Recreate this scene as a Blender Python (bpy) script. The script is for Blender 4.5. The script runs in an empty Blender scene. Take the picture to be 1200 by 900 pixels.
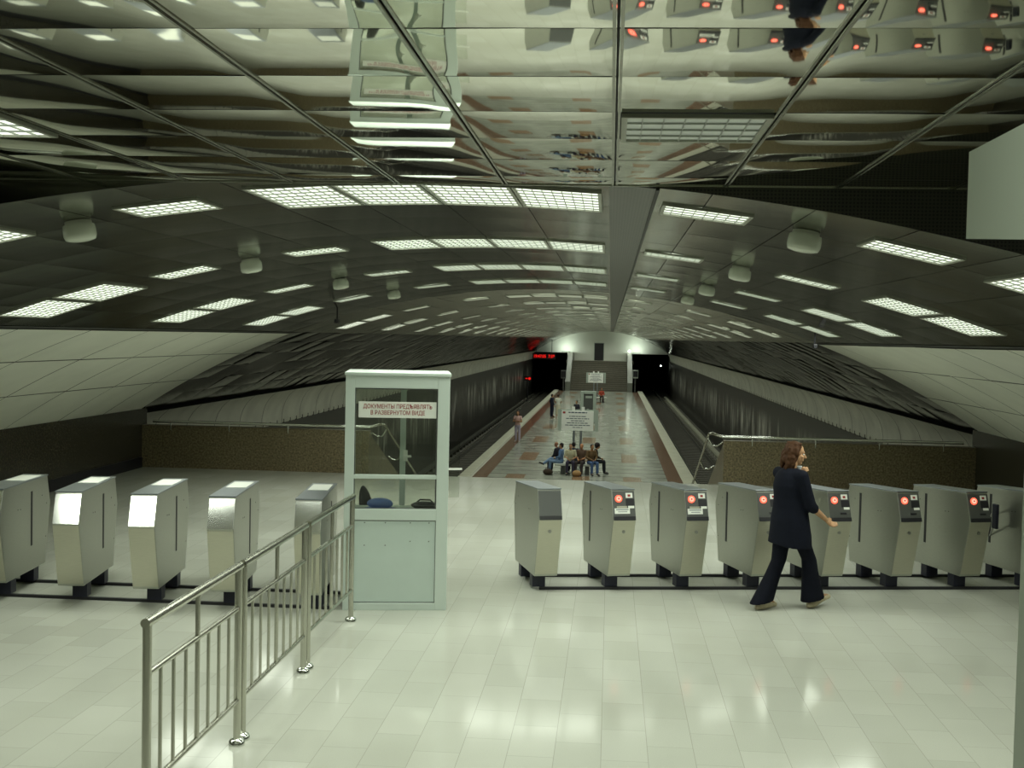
import bpy, bmesh, math, random
import numpy as np
from mathutils import Vector, Matrix

random.seed(7); rng = np.random.RandomState(7)
S = bpy.context.scene
COL = S.collection
# ------------------------------------------------------------------ camera, world, exposure
FPX, CAMH = 1400.0, 2.67
def _n(v): return v / np.linalg.norm(v)
cy_ = _n(np.array([116.0, 53.0, -FPX])); cz_ = _n(np.cross(np.array([1, -.021, 0.0]), cy_)); cx_ = np.cross(cy_, cz_)
M = np.stack([cx_, cy_, cz_], 1)
cd = bpy.data.cameras.new('camera'); cam = bpy.data.objects.new('camera', cd); COL.objects.link(cam)
cd.sensor_fit = 'HORIZONTAL'; cd.sensor_width = 36; cd.lens = FPX / 1200 * 36; cd.clip_start = .05; cd.clip_end = 400
mw = Matrix(M.T.tolist()).to_4x4(); mw.translation = (0, 0, CAMH); cam.matrix_world = mw
S.camera = cam
W = bpy.data.worlds.new('world'); S.world = W; W.use_nodes = True
W.node_tree.nodes['Background'].inputs[0].default_value = (.5, .6, .45, 1); W.node_tree.nodes['Background'].inputs[1].default_value = .0
S.view_settings.view_transform = 'Standard'; S.view_settings.look = 'None'; S.view_settings.gamma = 1; S.view_settings.use_curve_mapping = False
S.view_settings.exposure = 0.12
try:
    S.cycles.use_denoising = True; S.cycles.max_bounces = 9; S.cycles.diffuse_bounces = 5; S.cycles.glossy_bounces = 6
    S.cycles.transparent_max_bounces = 10; S.cycles.sample_clamp_indirect = 6; S.cycles.blur_glossy = .3
except Exception: pass
LAMP_COL = (.93, 1.0, .86); LAMP_E = 1.15; LAMP_FAR = 1.6; LAMP_W = 26.0   # W per m2 of lamp, times area; louvres keep the light out of grazing views

# ------------------------------------------------------------------ materials
MATS = {}
def nodes(name):
    m = bpy.data.materials.new(name); m.use_nodes = True; nt = m.node_tree
    return m, nt, nt.nodes['Principled BSDF'], nt.nodes, nt.links
def pm(name, col, rough=.5, metal=0.0, spec=.5, emit=None, es=0.0, var=0.0, vscale=20.0, stretch=(1, 1, 1), bump=0.0):
    m, nt, b, N, L = nodes(name)
    b.inputs['Base Color'].default_value = (*col, 1); b.inputs['Roughness'].default_value = rough
    b.inputs['Metallic'].default_value = metal; b.inputs['Specular IOR Level'].default_value = spec
    if emit: b.inputs['Emission Color'].default_value = (*emit, 1); b.inputs['Emission Strength'].default_value = es
    if var or bump:
        tc = N.new('ShaderNodeTexCoord'); mp = N.new('ShaderNodeMapping'); mp.inputs['Scale'].default_value = stretch
        nz = N.new('ShaderNodeTexNoise'); nz.inputs['Scale'].default_value = vscale; nz.inputs['Detail'].default_value = 4
        L.new(tc.outputs['Object'], mp.inputs[0]); L.new(mp.outputs[0], nz.inputs['Vector'])
        if var:
            r = N.new('ShaderNodeValToRGB')
            r.color_ramp.elements[0].position = .3; r.color_ramp.elements[1].position = .7
            r.color_ramp.elements[0].color = (*[c * (1 - var) for c in col], 1); r.color_ramp.elements[1].color = (*[min(1, c * (1 + var)) for c in col], 1)
            L.new(nz.outputs['Fac'], r.inputs[0]); L.new(r.outputs[0], b.inputs['Base Color'])
        if bump:
            bp = N.new('ShaderNodeBump'); bp.inputs['Strength'].default_value = bump; bp.inputs['Distance'].default_value = .01
            L.new(nz.outputs['Fac'], bp.inputs['Height']); L.new(bp.outputs[0], b.inputs['Normal'])
    MATS[name] = m
    return m
def mth(N, L, op, a, b=None):
    n = N.new('ShaderNodeMath'); n.operation = op
    for i, v in enumerate((a, b)):
        if v is None: continue
        if isinstance(v, (int, float)): n.inputs[i].default_value = v
        else: L.new(v, n.inputs[i])
    return n.outputs[0]
def mixc(N, L, fac, a, b):
    n = N.new('ShaderNodeMix'); n.data_type = 'RGBA'
    if isinstance(fac, (int, float)): n.inputs[0].default_value = fac
    else: L.new(fac, n.inputs[0])
    for i, v in ((6, a), (7, b)):
        if isinstance(v, tuple): n.inputs[i].default_value = (*v, 1)
        else: L.new(v, n.inputs[i])
    return n.outputs[2]
def noise(N, L, vec, scale, detail=4, stretch=None):
    nz = N.new('ShaderNodeTexNoise'); nz.inputs['Scale'].default_value = scale; nz.inputs['Detail'].default_value = detail
    if stretch:
        mp = N.new('ShaderNodeMapping'); mp.inputs['Scale'].default_value = stretch; L.new(vec, mp.inputs[0]); vec = mp.outputs[0]
    L.new(vec, nz.inputs['Vector']); return nz.outputs['Fac']
def ramp(N, L, v, p0, p1):
    r = N.new('ShaderNodeMapRange'); r.inputs[1].default_value = p0; r.inputs[2].default_value = p1; L.new(v, r.inputs[0]); return r.outputs[0]
def sep(N, L, vec):
    s = N.new('ShaderNodeSeparateXYZ'); L.new(vec, s.inputs[0]); return s.outputs

pm('mirror', (.80, .80, .69), .03, 1.0)
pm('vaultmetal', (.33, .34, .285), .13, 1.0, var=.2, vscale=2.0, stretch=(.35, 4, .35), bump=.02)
pm('vaultlit', (.60, .61, .53), .24, 1.0, var=.15, vscale=2.0, stretch=(.35, 4, .35), bump=.02)  # lighter copy of the vault metal, reflected platform light put into its colour
pm('vaultdark', (.17, .17, .145), .12, 1.0, var=.2, vscale=2.0, stretch=(.35, 4, .35), bump=.02)  # same metal with a darker base colour, for the low side panels
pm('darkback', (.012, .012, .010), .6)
pm('profile', (.34, .35, .29), .25, 1.0)
pm('whitepanel', (.78, .79, .70), .5, var=.05, vscale=1.5)
pm('seam', (.05, .05, .045), .7)
pm('concrete', (.68, .69, .60), .6, var=.12, vscale=1.2)
pm('endwall', (.72, .74, .66), .6)
pm('steel', (.43, .44, .39), .30, .95, var=.05, vscale=8, stretch=(2, 2, 30))
pm('steel_bright', (.74, .76, .72), .12, 1.0)
pm('steel_lower', (.52, .51, .42), .33, .9, var=.04, vscale=8, stretch=(2, 2, 30))
pm('steel_blue', (.30, .33, .36), .3, .8)
pm('tube', (.55, .55, .48), .22, 1.0)
pm('tube_dark', (.36, .36, .34), .28, 1.0)
pm('black', (.01, .01, .014), .5)
pm('legblue', (.012, .013, .03), .5)
pm('rubber', (.02, .02, .022), .7)
pm('darkpanel', (.10, .105, .10), .35, .3)
pm('boothwhite', (.60, .68, .63), .35)
pm('boothpanel', (.55, .645, .60), .4, var=.02, vscale=5)
pm('signwhite', (.82, .84, .78), .4)
pm('redink', (.30, .015, .015), .5)
pm('darkink', (.03, .05, .09), .5)
pm('louvre', (.42, .45, .40), .45)
pm('drumbase', (.6, .62, .55), .4)
pm('lampframe', (.36, .37, .31), .4, .5)
pm('lamplit', (.9, .95, .8), .5, emit=LAMP_COL, es=LAMP_E)
pm('lampfar', (.9, .95, .8), .5, emit=LAMP_COL, es=LAMP_FAR)
pm('lampdim', (.42, .48, .38), .5, emit=LAMP_COL, es=.12)
pm('glasswhite', (.62, .66, .56), .25)
pm('redlamp', (.5, .03, .02), .4, emit=(1, .10, .05), es=2.2)
pm('redlampcore', (.5, .05, .04), .4, emit=(1, .45, .32), es=1.3)
pm('led', (.2, 0, 0), .4, emit=(1, .015, .01), es=.8)
pm('lampwhite', (.9, .9, .9), .4, emit=(.9, 1, .8), es=14)
pm('ballast', (.13, .125, .10), .85, var=.4, vscale=6)
pm('sleeper', (.10, .095, .078), .8)
pm('railsteel', (.11, .11, .09), .4, .7)
pm('stonestep', (.17, .16, .12), .5, var=.2, vscale=9)
pm('balustrade', (.17, .18, .15), .5)
pm('nosing', (.05, .045, .035), .6)
pm('benchstone', (.46, .48, .42), .4)
pm('kerb', (.42, .42, .32), .5, var=.1, vscale=2)
pm('infogrey', (.36, .42, .36), .5)
pm('perf', (.2, .2, .17), .4, .7)
pm('bluecloth', (.10, .17, .42), .6)
pm('doordark', (.018, .018, .02), .5)
pm('columnpaint', (.50, .56, .47), .5)

def m_floor():
    m, nt, b, N, L = nodes('floor_granite'); MATS['floor'] = m
    tc = N.new('ShaderNodeTexCoord'); o = tc.outputs['Object']
    mp = N.new('ShaderNodeMapping'); mp.inputs['Rotation'].default_value = (0, 0, math.pi / 2); L.new(o, mp.inputs[0])
    br = N.new('ShaderNodeTexBrick'); L.new(mp.outputs[0], br.inputs['Vector'])
    br.inputs['Scale'].default_value = 1; br.inputs['Brick Width'].default_value = .6; br.inputs['Row Height'].default_value = .3
    br.inputs['Mortar Size'].default_value = .0022; br.inputs['Mortar Smooth'].default_value = .1; br.inputs['Bias'].default_value = 0
    br.inputs['Color1'].default_value = (.455, .465, .41, 1); br.inputs['Color2'].default_value = (.505, .515, .46, 1); br.inputs['Mortar'].default_value = (.33, .335, .29, 1)
    f = noise(N, L, o, 160, 3); f2 = noise(N, L, o, .55, 3)
    c = mixc(N, L, mth(N, L, 'MULTIPLY', ramp(N, L, f, .42, .7), .22), br.outputs['Color'], (.30, .30, .25))
    c = mixc(N, L, mth(N, L, 'MULTIPLY', ramp(N, L, f2, .45, .75), .30), c, (.30, .30, .24))
    L.new(c, b.inputs['Base Color'])
    L.new(mth(N, L, 'ADD', mth(N, L, 'MULTIPLY', f2, .10), .05), b.inputs['Roughness']); b.inputs['Specular IOR Level'].default_value = .11
m_floor()
def m_granite(name, c1, c2, scale=55, rough=.3):
    m, nt, b, N, L = nodes(name); MATS[name] = m
    tc = N.new('ShaderNodeTexCoord'); o = tc.outputs['Object']
    f = noise(N, L, o, scale, 5); g = noise(N, L, o, 1.3, 2)
    c = mixc(N, L, ramp(N, L, f, .35, .68), c1, c2)
    c = mixc(N, L, mth(N, L, 'MULTIPLY', g, .5), c, c1)
    x, y, z = sep(N, L, o)
    def line(v, p, w):
        q = mth(N, L, 'ABSOLUTE', mth(N, L, 'SUBTRACT', mth(N, L, 'FRACT', mth(N, L, 'DIVIDE', v, p)), .5)); return mth(N, L, 'LESS_THAN', q, w / p)
    L.new(c, b.inputs['Base Color']); b.inputs['Roughness'].default_value = rough
m_granite('brown_granite', (.085, .068, .036), (.30, .245, .145), 30, .3)
m_granite('dark_granite', (.022, .020, .014), (.075, .068, .046), 30, .25)
def m_trackwall():
    m, nt, b, N, L = nodes('trackwall'); MATS['trackwall'] = m
    tc = N.new('ShaderNodeTexCoord'); o = tc.outputs['Object']; x, y, z = sep(N, L, o)
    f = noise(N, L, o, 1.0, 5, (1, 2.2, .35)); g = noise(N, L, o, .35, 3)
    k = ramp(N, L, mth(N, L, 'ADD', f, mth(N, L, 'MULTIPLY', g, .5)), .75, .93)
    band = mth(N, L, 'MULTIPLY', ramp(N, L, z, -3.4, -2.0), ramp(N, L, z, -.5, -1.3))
    c = mixc(N, L, mth(N, L, 'MULTIPLY', k, band), (.022, .021, .017), (.5, .5, .43))  # pale vertical streaks in a band at mid height of the wall
    q = mth(N, L, 'LESS_THAN', mth(N, L, 'FRACT', mth(N, L, 'DIVIDE', y, .9)), .03)
    c = mixc(N, L, q, c, (.006, .006, .005))
    L.new(c, b.inputs['Base Color']); b.inputs['Roughness'].default_value = .35
m_trackwall()
def m_platform():
    m, nt, b, N, L = nodes('platform_stone'); MATS['platform'] = m
    tc = N.new('ShaderNodeTexCoord'); o = tc.outputs['Object']; x, y, z = sep(N, L, o)
    def lt(a, bb): return mth(N, L, 'LESS_THAN', a, bb)
    def gt(a, bb): return mth(N, L, 'GREATER_THAN', a, bb)
    def between(v, a, bb): return mth(N, L, 'MULTIPLY', gt(v, a), lt(v, bb))
    u = mth(N, L, 'FRACT', mth(N, L, 'DIVIDE', mth(N, L, 'SUBTRACT', y, 7.0), 10.0)); u2 = mth(N, L, 'FRACT', mth(N, L, 'DIVIDE', y, 1.5))
    f = noise(N, L, o, 1.6, 5, (1, .4, 1)); f2 = noise(N, L, o, 40, 2)
    c = mixc(N, L, ramp(N, L, f, .35, .7), (.26, .275, .23), (.40, .42, .355))
    c = mixc(N, L, mth(N, L, 'MULTIPLY', lt(u2, .16), .75), c, (.11, .115, .095))
    c = mixc(N, L, mth(N, L, 'MULTIPLY', f2, .3), c, (.22, .23, .19))
    rect = mth(N, L, 'MULTIPLY', between(u, -1, .4), mth(N, L, 'ADD', between(x, -4.3, -3.5), mth(N, L, 'ADD', between(x, -1.5, -.75), between(x, .65, 1.4))))
    edge = mth(N, L, 'ADD', between(x, -5.66, -5.05), between(x, 2.5, 3.12))
    c = mixc(N, L, mth(N, L, 'MULTIPLY', rect, .9), c, (.235, .14, .075))
    c = mixc(N, L, mth(N, L, 'MULTIPLY', edge, .95), c, (.17, .092, .055))
    c = mixc(N, L, between(x, -5.80, -5.66), c, (.62, .62, .52))
    L.new(c, b.inputs['Base Color']); b.inputs['Roughness'].default_value = .16; b.inputs['Specular IOR Level'].default_value = .12
m_platform()
def m_glass():
    m = bpy.data.materials.new('glass'); m.use_nodes = True; nt = m.node_tree; N = nt.nodes; L = nt.links
    N.clear(); out = N.new('ShaderNodeOutputMaterial'); t = N.new('ShaderNodeBsdfTransparent'); t.inputs[0].default_value = (.93, .95, .92, 1)
    g = N.new('ShaderNodeBsdfGlossy'); g.inputs['Roughness'].default_value = .02; fr = N.new('ShaderNodeFresnel'); fr.inputs[0].default_value = 1.5
    mx = N.new('ShaderNodeMixShader'); L.new(fr.outputs[0], mx.inputs[0]); L.new(t.outputs[0], mx.inputs[1]); L.new(g.outputs[0], mx.inputs[2]); L.new(mx.outputs[0], out.inputs[0])
    MATS['glass'] = m
m_glass()
def m_perf():
    m, nt, b, N, L = nodes('perforated'); MATS['perforated'] = m
    tc = N.new('ShaderNodeTexCoord'); o = tc.outputs['UV']; x, y, z = sep(N, L, o)
    def cell(v): return mth(N, L, 'SUBTRACT', mth(N, L, 'FRACT', mth(N, L, 'DIVIDE', v, .02)), .5)
    cx, cy = cell(x), cell(y)
    d = mth(N, L, 'SQRT', mth(N, L, 'ADD', mth(N, L, 'MULTIPLY', cx, cx), mth(N, L, 'MULTIPLY', cy, cy)))
    hole = mth(N, L, 'LESS_THAN', d, .30)
    L.new(mixc(N, L, hole, (.075, .075, .063), (.008, .008, .007)), b.inputs['Base Color'])
    L.new(mth(N, L, 'SUBTRACT', .85, mth(N, L, 'MULTIPLY', hole, .85)), b.inputs['Metallic']); b.inputs['Roughness'].default_value = .35
m_perf()

# ------------------------------------------------------------------ mesh helpers
class MB:
    def __init__(s): s.v = []; s.f = []; s.sm = []; s.mi = []; s.m = 0
    def add(s, vs, fs, smooth=False):
        o = len(s.v); s.v += [tuple(map(float, p)) for p in vs]
        for f in fs: s.f.append(tuple(i + o for i in f)); s.sm.append(smooth); s.mi.append(s.m)
    def box(s, a, b):
        x0, y0, z0 = a; x1, y1, z1 = b
        s.add([(x0, y0, z0), (x1, y0, z0), (x1, y1, z0), (x0, y1, z0), (x0, y0, z1), (x1, y0, z1), (x1, y1, z1), (x0, y1, z1)],
              [(3, 2, 1, 0), (4, 5, 6, 7), (0, 1, 5, 4), (1, 2, 6, 5), (2, 3, 7, 6), (3, 0, 4, 7)])
    def prism(s, poly, x0, x1, axis='x'):
        n = len(poly)
        def P(c, p): return {'x': (c, p[0], p[1]), 'y': (p[0], c, p[1]), 'z': (p[0], p[1], c)}[axis]
        vs = [P(x0, p) for p in poly] + [P(x1, p) for p in poly]
        s.add(vs, [tuple(range(n))[::-1], tuple(range(n, 2 * n))] + [(i, (i + 1) % n, (i + 1) % n + n, i + n) for i in range(n)])
    def rings(s, rs, smooth=True, cap=True):
        n = len(rs[0]); vs = [p for r in rs for p in r]; fs = []
        for k in range(len(rs) - 1):
            for i in range(n):
                j = (i + 1) % n; fs.append((k * n + i, k * n + j, (k + 1) * n + j, (k + 1) * n + i))
        s.add(vs, fs, smooth)
        if cap:
            s.add(rs[0], [tuple(range(n))[::-1]]); s.add(rs[-1], [tuple(range(n))])
    def tube(s, path, r, n=12, cap=True):
        path = [Vector(p) for p in path]; rr = r if isinstance(r, (list, tuple)) else [r] * len(path); rs = []
        ref = None
        for i, p in enumerate(path):
            t = (path[min(i + 1, len(path) - 1)] - path[max(i - 1, 0)]).normalized()
            if ref is None: ref = Vector((0, 0, 1)) if abs(t.z) < .9 else Vector((0, 1, 0))
            u = t.cross(ref).normalized(); ref = u.cross(t).normalized()
            rs.append([p + (u * math.cos(a) + ref * math.sin(a)) * rr[i] for a in [2 * math.pi * k / n for k in range(n)]])
        s.rings(rs, True, cap)
    def lathe(s, prof, c=(0, 0, 0), n=24):
        s.rings([[(c[0] + r * math.cos(2 * math.pi * k / n), c[1] + r * math.sin(2 * math.pi * k / n), c[2] + z) for k in range(n)] for r, z in prof])
    def ell(s, c, r, n=16, m=10, rot=None):
        rs = []
        for i in range(m + 1):
            t = -math.pi / 2 + math.pi * i / m; q = max(math.cos(t), 1e-3); rg = []
            for k in range(n):
                a = 2 * math.pi * k / n; v = Vector((r[0] * q * math.cos(a), r[1] * q * math.sin(a), r[2] * math.sin(t)))
                if rot is not None: v = rot @ v
                rg.append(tuple(v + Vector(c)))
            rs.append(rg)
        s.rings(rs)
    def limb(s, a, b, ra, rb, n=12):
        a, b = Vector(a), Vector(b); d = b - a; L_ = d.length
        if L_ < 1e-5: s.ell(a, (ra,) * 3); return
        t = d / L_; path = []; rr = []
        for k in range(5):
            q = math.pi / 2 * (1 - k / 4); path.append(a - t * ra * math.sin(q)); rr.append(max(ra * math.cos(q), 1e-3))
        for k in range(1, 6):
            q = math.pi / 2 * (k - 1) / 4; path.append(b + t * rb * math.sin(q)); rr.append(max(rb * math.cos(q), 1e-3))
        s.tube(path, rr, n)
    def mesh(s, name, mats=()):
        me = bpy.data.meshes.new(name); me.from_pydata(s.v, [], s.f)
        me.polygons.foreach_set('use_smooth', s.sm); me.polygons.foreach_set('material_index', s.mi)
        for m in mats: me.materials.append(MATS[m] if isinstance(m, str) else m)
        me.update()
        bm = bmesh.new(); bm.from_mesh(me); bmesh.ops.recalc_face_normals(bm, faces=bm.faces); bm.to_mesh(me); bm.free()
        return me
    def build(s, name, mats, parent=None, bevel=0.0):
        if not isinstance(mats, (list, tuple)): mats = [mats]
        o = bpy.data.objects.new(name, s.mesh(name, mats)); COL.objects.link(o)
        if parent: o.parent = parent
        if bevel:
            md = o.modifiers.new('bevel', 'BEVEL'); md.width = bevel; md.segments = 2; md.limit_method = 'ANGLE'
        return o
def raw(name, V, Fq, mat, parent=None, smooth=True, uv=None):
    me = bpy.data.meshes.new(name); me.vertices.add(len(V)); me.vertices.foreach_set('co', np.asarray(V, 'f').ravel())
    Fq = np.asarray(Fq, 'i'); me.loops.add(Fq.size); me.loops.foreach_set('vertex_index', Fq.ravel())
    me.polygons.add(len(Fq)); me.polygons.foreach_set('loop_start', np.arange(len(Fq)) * 4); me.polygons.foreach_set('loop_total', np.full(len(Fq), 4))
    me.polygons.foreach_set('use_smooth', np.full(len(Fq), smooth)); me.update(calc_edges=True)
    if uv is not None:
        l = me.uv_layers.new(name='UVMap'); l.data.foreach_set('uv', np.asarray(uv, 'f')[Fq.ravel()].ravel())
    me.materials.append(MATS[mat]); me.validate()
    o = bpy.data.objects.new(name, me); COL.objects.link(o)
    if parent: o.parent = parent
    return o
def tag(o, label=None, cat=None, group=None, kind=None):
    if label: o['label'] = label
    if cat: o['category'] = cat
    if group: o['group'] = group
    if kind: o['kind'] = kind
    return o
def empty(name, loc, rz=0.0):
    o = bpy.data.objects.new(name, None); COL.objects.link(o); o.location = loc; o.rotation_euler = (0, 0, rz); o.empty_display_size = .2
    return o
def struct(o, label=None): return tag(o, label, kind='structure')
def copy_tree(o, parent=None):
    c = o.copy(); COL.objects.link(c)
    if parent: c.parent = parent
    for ch in o.children: copy_tree(ch, c)
    return c
def text_mesh(name, body, size, mat, parent, loc, rot, align='CENTER', bold=0.0):
    cu = bpy.data.curves.new(name, 'FONT'); cu.body = body; cu.size = size; cu.align_x = align; cu.align_y = 'CENTER'; cu.extrude = .001; cu.offset = bold
    t = bpy.data.objects.new(name + '_tmp', cu); COL.objects.link(t)
    dg = bpy.context.evaluated_depsgraph_get(); me = bpy.data.meshes.new_from_object(t.evaluated_get(dg)); bpy.data.objects.remove(t)
    me.materials.clear(); me.materials.append(MATS[mat]); me.name = name
    o = bpy.data.objects.new(name, me); COL.objects.link(o); o.parent = parent; o.location = loc; o.rotation_euler = rot
    return o
ORD = ['first', 'second', 'third', 'fourth', 'fifth', 'sixth', 'seventh', 'eighth', 'ninth', 'tenth', 'eleventh', 'twelfth', 'thirteenth', 'fourteenth',
       'fifteenth', 'sixteenth', 'seventeenth', 'eighteenth', 'nineteenth', 'twentieth', 'twenty-first', 'twenty-second', 'twenty-third', 'twenty-fourth']

# ------------------------------------------------------------------ dimensions of the place
AX, R, ZC = -1.15, 14.0, 3.57          # vault axis, radius, crown
XL, XR = -9.0, 6.7                     # hall side walls
YH, YE = 22.4, 146.0                   # hall edge, end wall
ZF, ZP, ZT = 3.51, -3.23, -4.4         # flat mirror ceiling, platform, track bed
YV = 6.6                               # where the flat ceiling gives way to the vault
def vpt(s, y, d=0.0):
    a = s / R; return (AX + (R - d) * math.sin(a), y, ZC - R + (R - d) * math.cos(a))

# ------------------------------------------------------------------ setting: floors and walls
b = MB(); b.box((XL - .3, -6, -.4), (XR + .3, YH, 0)); struct(b.build('floor', 'floor'), 'pale polished granite hall floor')
b = MB(); b.box((XL - .3, -6, 0), (XL, YH + .25, 1.13)); struct(b.build('wall_left', 'dark_granite'), 'dark granite lower wall at left of the hall')
b = MB(); b.box((XR, -6, 0), (XR + .3, YH + .25, 1.13)); struct(b.build('wall_right', 'dark_granite'), 'dark granite lower wall at right of the hall')
b = MB(); b.box((XL - .3, -6.3, 0), (XR + .3, -6, 3.9)); struct(b.build('wall_back', 'whitepanel'))
for x0, x1, nm in ((XL, -4.55, 'parapet_left'), (2.14, XR, 'parapet_right')):
    b = MB(); b.box((x0, YH, 0), (x1, YH + .22, .82)); b.box((x0, YH + .001, -4.4), (x1, YH + .219, 0))
    struct(b.build(nm.replace('parapet', 'wall_parapet'), 'brown_granite'), 'brown speckled granite parapet beside the stair opening')
b = MB()
for i in range(20):
    z = -(i + 1) * .1615; y = YH + i * .45; b.box((-4.55, y, z - .2), (2.14, y + .5, z))
struct(b.build('staircase', 'stonestep'))
for x0, nm in ((-4.75, 'left'), (2.14, 'right')):
    b = MB(); b.prism([(YH + .22, .72), (YH + 9.2, -2.5), (YH + 9.2, ZP), (YH + .22, ZP)], x0, x0 + .2); struct(b.build('wall_stair_' + nm, 'brown_granite'))
b = MB(); b.box((XL, 14.5, 0), (XL + .03, YH - .05, .2)); struct(b.build('recess_strip_left', 'black'), 'low black strip in place of the dark recess along the foot of the left wall')  # solid black strip, the shade of a low opening put into its colour
# platform and tracks
b = MB(); b.box((-5.80, 30, ZP - .3), (3.12, 133.6, ZP)); struct(b.build('floor_platform', 'platform'), 'polished grey and brown stone platform floor')
for x0, x1, nm in ((-6.26, -5.80, 'trim_1'), (3.12, 3.68, 'trim_2')):
    b = MB(); b.box((x0, 30, ZP - .3), (x1, 136, ZP + .004)); struct(b.build(nm, 'kerb'), 'pale stone platform edge')
b = MB(); b.box((-6.0, 30, ZT), (3.4, 136, ZP - .3)); struct(b.build('wall_platform_base', 'dark_granite'))
b = MB(); b.box((-9.8, 22.7, ZT - .3), (7.5, 190, ZT)); struct(b.build('floor_track', 'ballast'))
OW = 8.4
for sg, nm in ((-1, 'left'), (1, 'right')):
    x = AX + sg * OW
    b = MB(); b.box((min(x, x + sg * .3), YH + .22, ZT), (max(x, x + sg * .3), YE, .12)); struct(b.build('wall_track_' + nm, 'trackwall'), 'dark wall with pale streaks along the track')
    # rounded concrete cove along the foot of the vault
    prof = [(7.93, 1.02), (8.02, .95), (8.13, .84), (8.23, .68), (8.30, .48), (8.34, .25), (8.33, .05), (8.45, -.02)]
    NY = 60; V = []; Q = []
    for j in range(NY + 1):
        y = YH + .22 + (YE - YH - .22) * j / NY
        for p in prof: V.append((AX + sg * p[0], y, p[1]))
    n = len(prof)
    for j in range(NY):
        for i in range(n - 1): Q.append((j * n + i, j * n + i + 1, (j + 1) * n + i + 1, (j + 1) * n + i))
    struct(raw('trim_cove_' + nm, V, Q, 'concrete'), 'pale concrete cove above the track wall')
    # hooks and joints along the cove
    b = MB()
    for k in range(60):
        y = YH + 2 + k * .7
        b.box((AX + sg * 8.34 - .02, y, .02), (AX + sg * 8.34 + .02, y + .035, .13))
    for k in range(60):
        y = YH + 1.6 + k * 2.0
        for (p, q) in zip(prof[:-2], prof[1:-1]):
            b.add([(AX + sg * (p[0] - .004), y, p[1] - .004), (AX + sg * (p[0] - .004), y + .03, p[1] - .004), (AX + sg * (q[0] - .004), y + .03, q[1] - .004), (AX + sg * (q[0] - .004), y, q[1] - .004)], [(0, 1, 2, 3)])
    struct(b.build('trim_cove_joint_' + nm, 'seam'))
# rails
def track(x0, nm):
    for dx in (-.76, .76):
        b = MB(); b.prism([(x0 + dx - .07, ZT), (x0 + dx + .07, ZT), (x0 + dx + .07, ZT + .05), (x0 + dx + .035, ZT + .18), (x0 + dx - .035, ZT + .18), (x0 + dx - .07, ZT + .05)], 33, 175, 'y')
        tag(b.build('running_rail', 'railsteel'), f'steel running rail of the {nm} track, {"nearer the platform" if (dx > 0) == (nm == "left") else "nearer the outer wall"}', 'rail', 'running rails')
    b = MB()
    for k in range(160): y = 33 + k * .85; b.box((x0 - 1.15, y, ZT), (x0 + 1.15, y + .24, ZT + .04))
    struct(b.build('trim_sleeper_' + nm, 'sleeper'))
track(-7.75, 'left'); track(5.15, 'right')
for x0, nm in ((6.55, 'right'), (-9.1, 'left')):
    b = MB(); b.box((x0 - .12, 33, ZT + .22), (x0 + .12, 142, ZT + .36))
    for k in range(70): b.box((x0 - .08, 33 + k * 1.55, ZT), (x0 + .08, 33.25 + k * 1.55, ZT + .24))
    tag(b.build('contact_rail', 'kerb' if nm == 'right' else 'railsteel'), f'covered contact rail on brackets along the {nm} track wall', 'rail', 'contact rails')
# end wall, portals, far stairs
b = MB(); pts = []
arc = [(AX + R * math.sin(a), ZC - R + R * math.cos(a)) for a in np.linspace(-.66, .66, 41)]
xl, xr, xa, xb, zt = AX - 8.4, AX + 8.4, -5.25, 2.75, .88
for i in range(40):
    (xq, zq), (xw, zw) = arc[i], arc[i + 1]
    b.prism([(xq, zt), (xw, zt), (xw, max(zw, zt)), (xq, max(zq, zt))], YE, YE + .4, 'y')
b.box((xa, YE, -5), (xb, YE + .4, zt))
struct(b.build('wall_end', 'endwall'), 'white arched end wall of the platform hall')
b = MB(); b.box((-1.95, YE - .06, 0), (-.87, YE, 2.08)); struct(b.build('door_1', 'doordark'), 'dark door in the white end wall')
b = MB(); b.box((-2.02, YE - .04, 0), (-1.95, YE, 2.15)); b.box((-.87, YE - .04, 0), (-.80, YE, 2.15)); b.box((-2.02, YE - .04, 2.08), (-.80, YE, 2.15)); struct(b.build('trim_3', 'infogrey'))
for x0, x1, nm in ((AX - 8.8, xa, 'left'), (xb, AX + 8.8, 'right')):
    b = MB(); b.box((x0 - .3, YE, -5), (x0, 190, zt)); b.box((x1, YE + .4, -5), (x1 + .3, 190, zt)); b.box((x0, YE + .4, zt), (x1, 190, zt + .3)); b.box((x0, 189.7, -5), (x1, 190, zt))
    struct(b.build('wall_tunnel_' + nm, 'darkback'), 'dark track tunnel behind the end wall')
b = MB(); b.box((-5.25, 141.6, -.3), (2.75, YE, 0)); struct(b.build('floor_landing', 'stonestep'))
b = MB()
for i in range(20):
    z = ZP + (i + 1) * .1615; y = 134.0 + i * .385; b.m = 0; b.box((-4.45, y, ZP - .2), (1.95, y + .4, z)); b.m = 1; b.box((-4.45, y - .012, z - .06), (1.95, y + .05, z + .003))
struct(b.build('staircase_far', ['stonestep', 'nosing']), 'broad stone stairs at the far end of the platform')
for x0, nm in ((-5.0, 'left'), (1.95, 'right')):
    b = MB(); b.prism([(133.6, ZP), (133.6, ZP + 1.0), (141.6, .95), (YE, .95), (YE, ZP)], x0, x0 + .55); struct(b.build('wall_balustrade_' + nm, 'balustrade'))

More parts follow.
